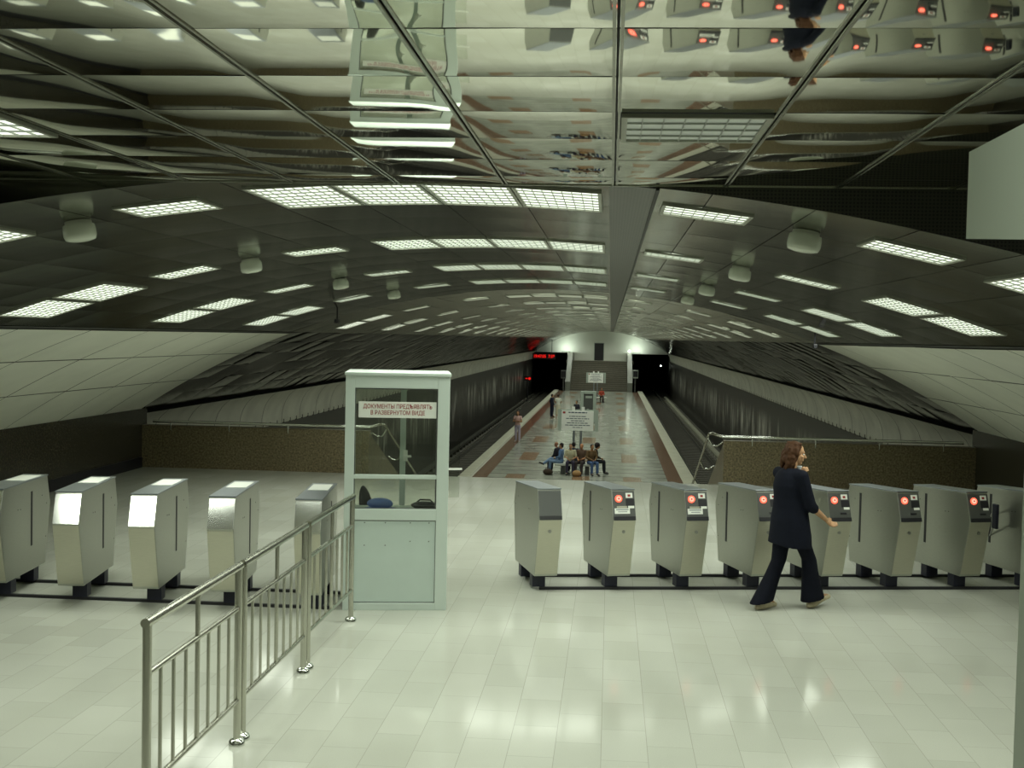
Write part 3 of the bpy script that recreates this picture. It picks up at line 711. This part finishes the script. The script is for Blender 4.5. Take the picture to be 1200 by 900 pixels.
b = MB(); b.ell((0, 0, .04), (.14, .09, .04), n=20); b2 = b.build('hand_bag', 'black'); b2.location = bw(.78, .2, .955); tag(b2, 'low black bag lying on the right of the booth counter', 'bag')
b = MB(); b.tube([(-.08, 0, .07), (-.05, 0, .095), (.05, 0, .095), (.08, 0, .07)], .008); b.build('handle', 'rubber', b2)

# ------------------------------------------------------------------ parapet rails and stair handrails
def wall_rail(x0, x1, sg, nm):
    r = empty('stair_handrail', (0, YH, 0)); tag(r, f'steel handrail along the {nm} parapet, bending down the stairs', 'handrail', 'stair handrails')
    xs_ = x1 if sg > 0 else x0
    e = (x0, x1) if sg > 0 else (x1, x0)   # e[0] stair end, e[1] wall end
    hx = e[0] - sg * .27
    b = MB(); b.tube([(e[1] - sg * .25, -.08, .90), (e[0] - sg * .05, -.08, .90)], .028, 14); b.build('level_rail', 'steel_bright', r)
    b = MB(); b.tube([(e[0] - sg * .05, -.08, .90), (hx + sg * .05, .02, .95), (hx, .15, .93), (hx, 9.2, -2.33)], .024, 12); b.build('sloping_rail', 'tube', r)
    for k in range(4):
        x = e[1] - sg * (.6 + k * 1.15)
        if (x - e[0]) * sg < .1: continue
        b = MB(); b.tube([(x, .0, .72), (x, -.08, .76), (x, -.08, .89)], .012); b.build('bracket', 'steel_bright', r)
    for k, yb in enumerate((.35, 2.1, 4.2, 6.3, 8.4)):
        z = .93 - (yb - .15) * .3602
        b = MB(); b.tube([(hx, yb, z - .02), (hx + sg * .08, yb, z - .16), (hx + sg * .18, yb, z - .17), (e[0] + sg * .01, yb, z - .10)], .016); b.build('bracket', 'steel_bright', r)
wall_rail(2.14, XR, 1, 'right'); wall_rail(XL, -4.55, -1, 'left')

# ------------------------------------------------------------------ platform furniture
def bench(x, y, label, w=1.75):
    r = empty('bench', (x, y, ZP)); tag(r, label, 'bench', 'platform benches')
    b = MB(); b.box((-w / 2, -.55, .38), (w / 2, .55, .46)); b.build('seat', 'benchstone', r, .015)
    for sx in (-1, 1):
        b = MB(); b.box((sx * w / 2 - sx * .35 - .09, -.42, 0), (sx * w / 2 - sx * .35 + .09, .42, .38)); b.build('leg', 'darkpanel', r)
def board(x, y, label):
    r = empty('notice_board', (x, y, ZP)); tag(r, label, 'sign', 'platform notice boards')
    b = MB(); b.box((-.72, -.03, 1.70), (.72, .03, 2.60)); b.build('board', 'signwhite', r, .01)
    b = MB(); b.box((-.74, 0.01, 1.68), (-.90, .05, 2.62)); b.box((.78, 0.01, 1.68), (.94, .05, 2.62)); b.box((-.90, .02, 2.60), (.94, .05, 2.66)); b.build('side_frame', 'infogrey', r)
    for sx in (-.16, .16):
        b = MB(); b.box((sx - .05, .0, 0), (sx + .05, .09, 1.72)); b.build('post', 'steel_blue', r)
    for sx in (-.2, .24):
        b = MB(); b.box((sx - .07, -.02, 2.60), (sx + .07, .05, 2.78)); b.build('lamp_head', 'signwhite', r)
    b = MB(); b.box((-.68, -.034, 2.47), (-.56, -.03, 2.56)); b.build('red_mark', 'redink', r)
    rs = random.Random(3); b = MB()
    for k, (zz, hw, hh) in enumerate(((2.50, .42, .05), (2.33, .38, .035), (2.23, .52, .035), (2.13, .3, .035), (2.03, .48, .035), (1.93, .56, .035), (1.83, .22, .03))):
        xx = -hw
        while xx < hw: q = rs.uniform(.06, .2); b.box((xx, -.034, zz), (min(xx + q, hw), -.03, zz + hh)); xx += q + .03
    b.build('print_lines', 'darkink', r)
BX, BY = -1.42, 51.9
bench(BX, BY, 'stone bench crowded with seated people, nearest on the platform')
board(-1.42, 54.2, 'large white printed notice board above the crowded bench')
board(-1.35, 113.5, 'smaller looking white notice board before the far stairs')
bench(-1.9, 87.5, 'stone bench behind the large notice board', 1.5); bench(-1.0, 110.8, 'farthest stone bench, near the far stairs', 1.5)
ik = empty('information_stand', (-1.48, 84.0, ZP)); tag(ik, 'grey framed information stand with dark panel, between the two white boards', 'stand')
b = MB(); b.box((-.55, -.12, 0), (-.33, .12, 2.2)); b.box((.33, -.12, 0), (.55, .12, 2.2)); b.box((-.33, -.12, 2.0), (.33, .12, 2.2)); b.box((-.33, -.12, .4), (.33, .12, .6)); b.build('frame', 'infogrey', ik, .02)
b = MB(); b.box((-.33, -.05, .6), (.33, .05, 2.0)); b.build('panel', 'darkpanel', ik); b = MB(); b.box((-.2, -.056, 1.7), (.25, -.05, 1.85)); b.box((-.1, -.056, .7), (.05, -.05, .95)); b.build('poster', 'infogrey', ik)
for x, nm, hh in ((-5.15, 'left', 2.1), (2.78, 'right', 2.3)):
    r = empty('driver_monitor', (x, 132.2, ZP)); tag(r, f'grey boxed monitor on a post at the {nm} platform end', 'monitor', 'monitors at the platform ends')
    b = MB(); b.box((-.3, -.2, hh - .7), (.3, .2, hh + .2)); b.build('cabinet', 'infogrey' if nm == 'right' else 'darkpanel', r, .02); b = MB(); b.tube([(0, 0, 0), (0, 0, hh - .7)], .08); b.build('post', 'darkpanel', r)
    b = MB(); b.box((-.25, -.21, hh - .55), (.25, -.2, hh + .1)); b.build('screen', 'black', r)
r = empty('display_clock', (-7.75, 139.5, .45)); tag(r, 'red digital time display hanging at the left tunnel mouth', 'clock')
b = MB(); b.box((-1.35, 0, -.35), (1.35, .25, .35)); b.build('case', 'black', r, .02)
t = text_mesh('digits', '19:47:05  7:38', .5, 'led', r, (0, -.01, 0), (math.pi / 2, 0, 0), bold=.012); wd = max(v.co.x for v in t.data.vertices) - min(v.co.x for v in t.data.vertices); t.scale = (2.4 / wd, 1, 1)
for x, z in ((-.9, 2.0), (.9, 2.6)): b = MB(); b.tube([(x, .1, .35), (x, .1, z)], .03); b.build('hanger', 'black', r)
r = empty('signal_lamp', (-8.95, 130.0, ZT)); tag(r, 'red signal light low at the left track wall', 'signal'); b = MB(); b.tube([(0, 0, 0), (0, 0, 2.3)], .06); b.build('post', 'black', r)
b = MB(); b.box((-.4, 0, 2.3), (.4, .2, 2.8)); b.build('housing', 'black', r); b = MB(); b.tube([(.2, -.01, 2.55), (.2, -.05, 2.55)], .14, 16); b.build('lens', 'led', r); b = MB(); b.box((-.25, -.02, 2.5), (.0, 0, 2.6)); b.build('lens', 'led', r)
for x, y, z, lab, nm in ((2.2, 141.8, 1.25, 'small bright white lamp at the head of the far stairs', 's'), (6.6, 158, -.75, 'small white lamp inside the right tunnel', 't')):
    r = empty('wall_lamp', (x, y, z)); tag(r, lab, 'lamp'); b = MB(); b.ell((0, 0, 0), (.14, .1, .14) if nm == 's' else (.09, .08, .09)); b.build('bulb', 'lampwhite', r)
    b = MB(); b.tube([(0, .05, 0), (0, .05, -.33 if nm == 's' else -.2)], .03); b.build('bracket', 'infogrey', r)
# two uplights washing the end wall
for x, nm in ((-5.4, 'left'), (3.1, 'right')):
    r = empty('wall_washer', (x, YE - 1.4, 1.0)); tag(r, f'lamp washing the {nm} shoulder of the white end wall', 'lamp', 'lamps washing the end wall')
    b = MB(); b.box((-.5, -.1, -.05), (.5, .1, .03)); b.build('housing', 'infogrey', r)
    ld = bpy.data.lights.new('washer_light', 'AREA'); ld.shape = 'RECTANGLE'; ld.size = .9; ld.size_y = .15; ld.energy = 55; ld.color = (.86, 1, .84)
    lo = bpy.data.objects.new('washer_light', ld); COL.objects.link(lo); lo.parent = r; lo.location = (0, 0, .05); lo.rotation_euler = (math.pi - .75, 0, 0)

# ------------------------------------------------------------------ people
def remeshed(mb, voxel, smooth=2):
    me = mb.mesh('tmp'); o = bpy.data.objects.new('tmp', me); COL.objects.link(o)
    m = o.modifiers.new('r', 'REMESH'); m.mode = 'VOXEL'; m.voxel_size = voxel; m.use_smooth_shade = True
    s = o.modifiers.new('s', 'SMOOTH'); s.iterations = smooth; s.factor = .5
    dg = bpy.context.evaluated_depsgraph_get(); out = bpy.data.meshes.new_from_object(o.evaluated_get(dg)); bpy.data.objects.remove(o)
    return out
def mobj(name, me, mat, parent):
    me.materials.clear(); me.materials.append(MATS[mat]); me.name = name
    o = bpy.data.objects.new(name, me); COL.objects.link(o); o.parent = parent
    return o
CL = {}
def cloth(col, rough=.85):
    k = tuple(col)
    if k not in CL: nm = 'cloth_%d' % len(CL); pm(nm, col, rough, spec=.2, var=.15, vscale=25); CL[k] = nm
    return CL[k]
def hand(mb, wrist, d, side, k=1.0, curl=.5):
    """palm, four curled fingers and a thumb; d = direction of the forearm, side = thumb direction"""
    d = Vector(d).normalized(); side = Vector(side); side = (side - d * side.dot(d)).normalized(); nrm = d.cross(side).normalized(); w = Vector(wrist)
    for j in range(4):
        o = (j - 1.5) * .019 * k; base = w + d * .085 * k - side * o
        mb.limb(w + d * .015 * k - side * o * .7, base, .014 * k, .0125 * k, 8)
        ln = (.042, .046, .044, .034)[j] * k; d1 = (d * math.cos(curl) + nrm * math.sin(curl)).normalized(); p1 = base + d1 * ln
        d2 = (d * math.cos(curl * 2) + nrm * math.sin(curl * 2)).normalized(); p2 = p1 + d2 * ln * .75
        mb.limb(base, p1, .0098 * k, .0088 * k, 8); mb.limb(p1, p2, .0088 * k, .0075 * k, 8)
    t0 = w + d * .03 * k + side * .02 * k; t1 = t0 + (d * .6 + side * .75).normalized() * .042 * k; t2 = t1 + (d * .9 + nrm * .4).normalized() * .034 * k
    mb.limb(t0, t1, .014 * k, .0105 * k, 8); mb.limb(t1, t2, .0105 * k, .0085 * k, 8)
def head(mb, c, fwd, k=1.0, up=Vector((0, 0, 1))):
    """skull, jaw, nose, brow, ears; c = centre of the head"""
    f = Vector(fwd).normalized(); up = Vector(up); s = up.cross(f).normalized(); up = f.cross(s)
    Rm = Matrix((s, f, up)).transposed(); c = Vector(c)
    def P(x, y, z): return c + Rm @ Vector((x, y, z)) * k
    mb.ell(P(0, -.012, .03), (.073 * k, .092 * k, .085 * k), rot=Rm); mb.ell(P(0, .022, -.035), (.058 * k, .066 * k, .075 * k), rot=Rm); mb.ell(P(0, .05, -.088), (.03 * k, .03 * k, .022 * k), rot=Rm)
    mb.limb(P(0, .082, .008), P(0, .104, -.028), .010 * k, .014 * k, 8); mb.limb(P(-.03, .074, .024), P(.03, .074, .024), .014 * k, .014 * k, 8)
    mb.limb(P(-.02, .082, -.058), P(.02, .082, -.058), .009 * k, .009 * k, 8)
    for sx in (-1, 1):
        mb.ell(P(sx * .072, -.005, -.005), (.009 * k, .018 * k, .03 * k), rot=Rm); mb.ell(P(sx * .036, .062, -.02), (.022 * k, .018 * k, .018 * k), rot=Rm)
    return P
def person(name, label, loc, rz, J, skin, top, legs, shoes, hair, hk=1.0, voxel=.014, sleeve=.55, long_hair=False, group=None, skirt=False, hairvol=1.0):
    r = empty(name, loc, rz); tag(r, label, 'person', group)
    b = MB(); V3 = Vector
    b.limb(J['neck'], J['head'] - V3((0, 0, .05)), .055, .05); P = head(b, J['head'], J['face'], hk)
    b.ell(J['chest'], (.15, .10, .19)); b.ell(J['waist'], (.125, .09, .15)); b.ell(J['pelvis'], (.15, .11, .12))
    for sd in 'LR':
        s_, e, w = J['sh' + sd], J['el' + sd], J['wr' + sd]; b.limb(s_, e, .05, .04); b.limb(e, w, .04, .027); b.limb(J['neck'] - V3((0, 0, .03)), s_, .05, .05)
        hand(b, w, w - e, J.get('th' + sd, V3((0, 1, .2))), 1.0, .6)
        b.limb(J['hip' + sd], J['kn' + sd], .078, .055); b.limb(J['kn' + sd], J['an' + sd], .053, .034); b.limb(J['an' + sd], J['to' + sd], .035, .028)
    mobj('body', remeshed(b, voxel, 2), cloth(skin, .6), r)
    b = MB(); b.ell(J['chest'], (.17, .118, .205)); b.ell((J['chest'] + J['waist']) / 2, (.155, .112, .17)); b.ell(J['waist'], (.15, .11, .16)); b.ell(J['pelvis'] + V3((0, 0, .03)), (.168, .125, .1))
    for sd in 'LR':
        s_, e, w = J['sh' + sd], J['el' + sd], J['wr' + sd]; b.limb(J['neck'] - V3((0, 0, .06)), s_, .058, .062)
        if sleeve <= 1: b.limb(s_, s_.lerp(e, sleeve), .062, .058)
        else: b.limb(s_, e, .062, .054); b.limb(e, e.lerp(w, sleeve - 1), .054, .042)
    mobj('shirt', remeshed(b, voxel, 2), cloth(top), r)
    b = MB(); b.ell(J['pelvis'], (.165, .122, .115))
    for sd in 'LR':
        b.limb(J['pelvis'], J['hip' + sd], .1, .09); b.limb(J['hip' + sd], J['kn' + sd], .09, .07)
        if not skirt: b.limb(J['kn' + sd], J['an' + sd].lerp(J['kn' + sd], .08), .07, .06)
    if skirt:
        p = J['pelvis']; q = (J['anL'] + J['anR']) / 2
        b.rings([[(p.x + .15 * k_ * math.cos(a), p.y + .12 * k_ * math.sin(a), z) for a in np.linspace(0, 6.283, 20, endpoint=False)] for k_, z in ((1, p.z), (1.2, p.z - .3), (1.45, p.z - .7))])
    mobj('skirt' if skirt else 'trousers', remeshed(b, voxel, 2), cloth(legs), r)
    for sd in 'LR':
        b = MB(); a, t = J['an' + sd], J['to' + sd]; b.limb(a - V3((0, 0, .02)), t, .045, .038); mobj('shoe', remeshed(b, voxel, 1), cloth(shoes, .5), r)
    if hair is not None:
        b = MB(); hv = hairvol; b.ell(P(0, -.03, .045), (.083 * hv, .093 * hv, .082 * hv)); b.ell(P(0, -.055, -.01), (.075 * hv, .06 * hv, .075 * hv))
        if long_hair:
            for x in (-.05, -.02, .02, .05): b.limb(P(x, -.07, 0), P(x * 1.3, -.09, -.17), .04, .03)
        mobj('hair', remeshed(b, voxel, 1), cloth(hair, .7), r)
    return r
def stand(k=1.0, arms='down', lean=0.0):
    V3 = Vector; J = dict(head=V3((0, .02, 1.59)), face=V3((0, 1, -.05)), neck=V3((0, -.01, 1.42)), chest=V3((0, 0, 1.26)), waist=V3((0, 0, 1.06)), pelvis=V3((0, 0, .93)))
    for sd, s in (('L', -1), ('R', 1)):
        J.update({'sh' + sd: V3((s * .175, -.01, 1.385)), 'el' + sd: V3((s * .24, -.04, 1.11)), 'wr' + sd: V3((s * .24, .06, .88)), 'hip' + sd: V3((s * .085, 0, .90)), 'kn' + sd: V3((s * .09, .03 * s, .49)), 'an' + sd: V3((s * .10, -.02, .08)), 'to' + sd: V3((s * .13, .14, .035))})
        if arms == 'folded': J['wr' + sd] = V3((-s * .06, .17, 1.17)); J['el' + sd] = V3((s * .24, .05, 1.13))
        if arms == 'front': J['wr' + sd] = V3((s * .05, .2, .98)); J['el' + sd] = V3((s * .23, .02, 1.12))
    return {a: (v * k if a not in ('face',) else v) for a, v in J.items()}
def sit(k=1.0, lean=.0, legs='down', arms='lap', face=(0, 1, -.1)):
    V3 = Vector; l = lean
    J = dict(pelvis=V3((0, 0, .55)), waist=V3((0, .02 + l * .15, .70)), chest=V3((0, .03 + l * .4, .90)), neck=V3((0, .04 + l * .6, 1.06)), head=V3((0, .08 + l * .8, 1.22)), face=V3(face))
    for sd, s in (('L', -1), ('R', 1)):
        J.update({'sh' + sd: V3((s * .175, .03 + l * .55, 1.02)), 'el' + sd: V3((s * .24, .06 + l * .5, .76)), 'wr' + sd: V3((s * .09, .26 + l * .4, .68)), 'hip' + sd: V3((s * .09, .02, .54)), 'kn' + sd: V3((s * .13, .44, .54)), 'an' + sd: V3((s * .13, .46, .09)), 'to' + sd: V3((s * .15, .62, .035))})
        if arms == 'back': J['el' + sd] = V3((s * .28, -.12, .82)); J['wr' + sd] = V3((s * .30, -.28, .62))
    if legs == 'crossed': J['knR'] = V3((.06, .46, .64)); J['anR'] = V3((-.1, .75, .42)); J['toR'] = V3((-.12, .92, .46))
    if legs == 'out': J['anL'] = V3((-.13, .72, .09)); J['toL'] = V3((-.15, .88, .06)); J['anR'] = V3((.1, .55, .09)); J['toR'] = V3((.12, .71, .05))
    return J
SK = (.36, .20, .11)
def at(px, py, D, z): return None
person('person', 'woman in pink top and lilac trousers standing at the left platform edge', (-5.10, 66.7, ZP), math.radians(165), stand(1.02, 'folded'), SK, (.55, .36, .33), (.40, .36, .46), (.4, .36, .34), (.10, .04, .03), sleeve=.4, long_hair=True)
person('person', 'person in white clothes standing with back turned near the left platform edge', (-3.78, 88.3, ZP), math.radians(5), stand(1.0, 'front'), SK, (.66, .67, .58), (.55, .53, .40), (.2, .13, .08), (.05, .03, .02), skirt=True)
person('person', 'person in dark clothes standing close beside the one in white', (-4.25, 88.6, ZP), math.radians(-60), stand(1.0), SK, (.03, .035, .06), (.02, .025, .05), (.02, .02, .02), (.03, .02, .02), sleeve=1.8)
GB = 'people around the nearest bench'
ZS = ZP - .01
def sitter(label, x, y, deg, pose, top, legs, hair=(.02, .015, .015), shoes=(.03, .03, .03), skin=SK, sleeve=1.85, group=GB, **kw):
    person('person', label, (x, y, ZS + .01), math.radians(deg), pose, skin, top, legs, shoes, hair, sleeve=sleeve, group=group, **kw)
sitter('man in blue jacket and jeans with crossed legs, facing left on the bench', BX - .62, BY - .22, 78, sit(1, -.1, 'crossed'), (.10, .17, .30), (.16, .24, .36))
sitter('person in black seated behind the man in blue jacket', BX - .72, BY + .28, 60, sit(1, .1), (.02, .02, .03), (.03, .03, .05), hair=None, skin=(.30, .15, .09))
sitter('man in cream shirt and black vest seated facing the hall', BX - .20, BY - .28, 180, sit(1, .05, 'down'), (.46, .44, .30), (.04, .035, .06), skin=(.40, .22, .12), sleeve=.8)
sitter('black haired person seated behind the man in cream shirt', BX - .08, BY + .32, 10, sit(1, 0), (.03, .035, .05), (.03, .03, .04))
sitter('bald person in dark brown shirt seated on the bench middle', BX + .28, BY - .24, 165, sit(1, -.05), (.10, .065, .045), (.05, .04, .04), hair=None, skin=(.42, .20, .10), sleeve=.6)
sitter('man in brown jacket and jeans at the right bench end', BX + .66, BY - .26, 205, sit(1, .12), (.14, .09, .045), (.07, .12, .24))
sitter('person with bushy black hair in dark coat at the right bench corner', BX + .80, BY + .14, 275, sit(1.0, .1), (.035, .03, .025), (.02, .02, .025), hairvol=1.35)
sitter('black haired person seated behind the large notice board', -2.95 + .6, 87.3, 150, sit(1, 0), (.04, .04, .05), (.03, .03, .04), group=None)
sitter('person in red top seated near the far stairs', -.75, 110.6, 185, sit(1, 0), (.42, .08, .05), (.05, .04, .04), hair=(.1, .03, .02), group=None)
def floor_bag(x, y, r, col, label):
    b = MB(); b.ell((0, 0, r[2] * .9), r); e = empty('bag', (x, y, ZP)); tag(e, label, 'bag', 'bags by the bench')
    mobj('bag_body', remeshed(b, .02, 1), cloth(col), e); b = MB(); b.tube([(-r[0] * .5, 0, r[2] * 1.6), (-r[0] * .3, 0, r[2] * 2.2), (r[0] * .3, 0, r[2] * 2.2), (r[0] * .5, 0, r[2] * 1.6)], .015); b.build('strap', 'black', e)
floor_bag(BX - 1.15, BY - .75, (.22, .14, .14), (.05, .035, .025), 'dark bag on the floor left of the crowded bench')
floor_bag(BX + .10, BY - 1.05, (.20, .14, .14), (.36, .22, .10), 'tan bag on the floor before the crowded bench')

# the walking woman (local +Y is her way of walking, +X her right side)
def woman():
    r = empty('person', (1.83, 12.10, 0), math.radians(-90 + 34)); V3 = Vector
    tag(r, 'woman with auburn curly hair in navy jacket and flared trousers walking past the turnstiles', 'person')
    hd = V3((.0, .05, 1.56)); neck = V3((0, .0, 1.40)); face = V3((.62, .78, -.12)).normalized()
    shR, elR, wrR = V3((.175, -.02, 1.35)), V3((.225, .06, 1.06)), V3((.215, .275, .915))
    shL, elL, wrL = V3((-.175, .0, 1.35)), V3((-.17, .17, 1.16)), V3((.02, .09, 1.33))
    hipR, hipL = V3((.085, -.02, .88)), V3((-.085, .01, .88))
    knR, anR, toR = V3((.085, .19, .50)), V3((.08, .26, .12)), V3((.09, .46, .10))       # leading leg, heel down
    knL, anL, toL = V3((-.08, -.06, .48)), V3((-.08, -.27, .11)), V3((-.09, -.09, .035))
    b = MB(); b.limb(neck - V3((0, .01, .03)), hd - V3((0, .02, .06)), .05, .046); P = head(b, hd, face, .98)
    b.ell((0, -.01, 1.25), (.15, .10, .17)); b.ell((0, 0, 1.06), (.12, .09, .15)); b.ell((0, 0, .93), (.15, .11, .12))
    for s_, e, w, th, cu in ((shR, elR, wrR, V3((-.5, .2, .8)), .45), (shL, elL, wrL, V3((.6, -.2, .4)), .7)):
        b.limb(neck - V3((0, 0, .04)), s_, .05, .05); b.limb(s_, e, .047, .038); b.limb(e, e.lerp(w, .35), .038, .036); b.limb(e.lerp(w, .35), w, .036, .024); hand(b, w, w - e, th, .95, cu)
    for h, k, a, t in ((hipR, knR, anR, toR), (hipL, knL, anL, toL)):
        b.limb(h, k, .078, .054); b.limb(k, a, .052, .034); b.limb(a, t, .034, .026)
    mobj('body', remeshed(b, .0065, 3), cloth((.46, .27, .15), .55), r)
    # jacket: lofted rings from hem to shoulder, then sleeves to the elbow
    b = MB(); rs = []
    for z, rx, ry, y in ((.66, .24, .195, .01), (.75, .233, .185, .01), (.90, .215, .168, .0), (1.02, .195, .150, .0), (1.12, .188, .145, .0), (1.24, .19, .145, -.012), (1.32, .172, .122, -.016), (1.38, .13, .095, -.018), (1.42, .075, .068, -.012)):
        rs.append([(rx * math.cos(a) * (1 + .02 * math.sin(5 * a)), y + ry * math.sin(a), z - .03 * max(0, math.cos(a)) * (z < .7)) for a in np.linspace(0, 2 * math.pi, 40, endpoint=False)])
    b.rings(rs); b.limb(V3((.09, -.015, 1.35)), shR, .07, .068); b.limb(V3((-.09, -.015, 1.35)), shL, .07, .068)
    for s_, e, w in ((shR, elR, wrR), (shL, elL, wrL)):
        b.limb(s_, s_.lerp(e, .6), .068, .06); b.limb(s_.lerp(e, .6), e, .06, .058); b.limb(e, e.lerp(w, .18), .058, .054)
    mobj('jacket', remeshed(b, .009, 2), cloth((.0035, .005, .012)), r)
    b = MB(); b.rings([[(.045 + .03 * math.cos(a), .06 + .03 * math.sin(a), z) for a in np.linspace(0, 6.283, 12, endpoint=False)] for z in (1.40, 1.44)])
    mobj('collar', remeshed(b, .008, 1), cloth((.42, .44, .46)), r)
    b = MB(); b.ell((0, 0, .92), (.165, .13, .13))
    for h, k, a, w2 in ((hipR, knR, anR, 1), (hipL, knL, anL, 1)):
        rs = []
        for t, rx, ry in ((0, .098, .108), (.4, .088, .095), (.8, .075, .082), (1.0, .072, .078)):
            p = h.lerp(k, t); rs.append([(p.x + rx * math.cos(q), p.y + ry * math.sin(q), p.z) for q in np.linspace(0, 6.283, 24, endpoint=False)])
        for t, rx, ry in ((.3, .074, .086), (.6, .082, .105), (.85, .09, .125), (1.0, .094, .138)):
            p = k.lerp(a, t) - V3((0, 0, .035 * t)); fold = .035 * t
            rs.append([(p.x + rx * math.cos(q), p.y + ry * math.sin(q), p.z + fold * math.sin(q) * .6) for q in np.linspace(0, 6.283, 24, endpoint=False)])
        b.rings(rs)
    mobj('trousers', remeshed(b, .009, 2), cloth((.003, .004, .010)), r)
    for a, t, tilt in ((anR, toR, 1), (anL, toL, 0)):
        b = MB(); heel = V3((a.x, a.y - .045, .03)); tt = V3((t.x, t.y, t.z + .0))
        b.limb(heel, tt, .032, .026); b.limb(a - V3((0, 0, .03)), tt, .04, .028); b.limb(V3((a.x, a.y, .03)) if True else heel, tt - V3((0, .04, 0)), .034, .03)
        mobj('shoe', remeshed(b, .007, 1), cloth((.50, .44, .30), .5), r)
    # hair: loose clumps of waves around the back and sides of the head
    b = MB(); rs_ = random.Random(11); b.ell(P(0, -.028, .045), (.088, .098, .082)); b.ell(P(0, -.06, -.02), (.088, .065, .10))
    for k in range(46):
        a = rs_.uniform(-1.8, 1.8); x, y = math.sin(a) * .085, -math.cos(a) * .092 - .012
        if y > .02: continue
        z0 = rs_.uniform(-.02, .07); ln = rs_.uniform(.10, .20) if y < .0 else rs_.uniform(.04, .09)
        p0 = P(x, y, z0); pts = []
        for q in range(6):
            f = q / 5; pts.append(P(x * (1 + .22 * f) + .014 * math.sin(7 * f + k), y * (1 + .2 * f) + .014 * math.cos(6 * f + k * 2), z0 - ln * f))
        b.tube(pts, [.018, .022, .022, .02, .016, .008], 8)
    for k in range(14):
        a = rs_.uniform(0, 6.28); b.ell(P(math.cos(a) * .06, math.sin(a) * .06 - .03, .085 + rs_.uniform(-.01, .02)), (.024, .024, .016), 8, 6)
    mobj('hair', remeshed(b, .007, 1), cloth((.055, .023, .009), .6), r)
    # eyes
    for sx in (-1, 1):
        b = MB(); b.ell(P(sx * .033, .076, .004), (.011, .008, .008), 10, 6); b.build('eye', 'signwhite', r)
        b = MB(); b.ell(P(sx * .033, .083, .004), (.005, .003, .005), 8, 6); b.build('iris', 'black', r)
woman()
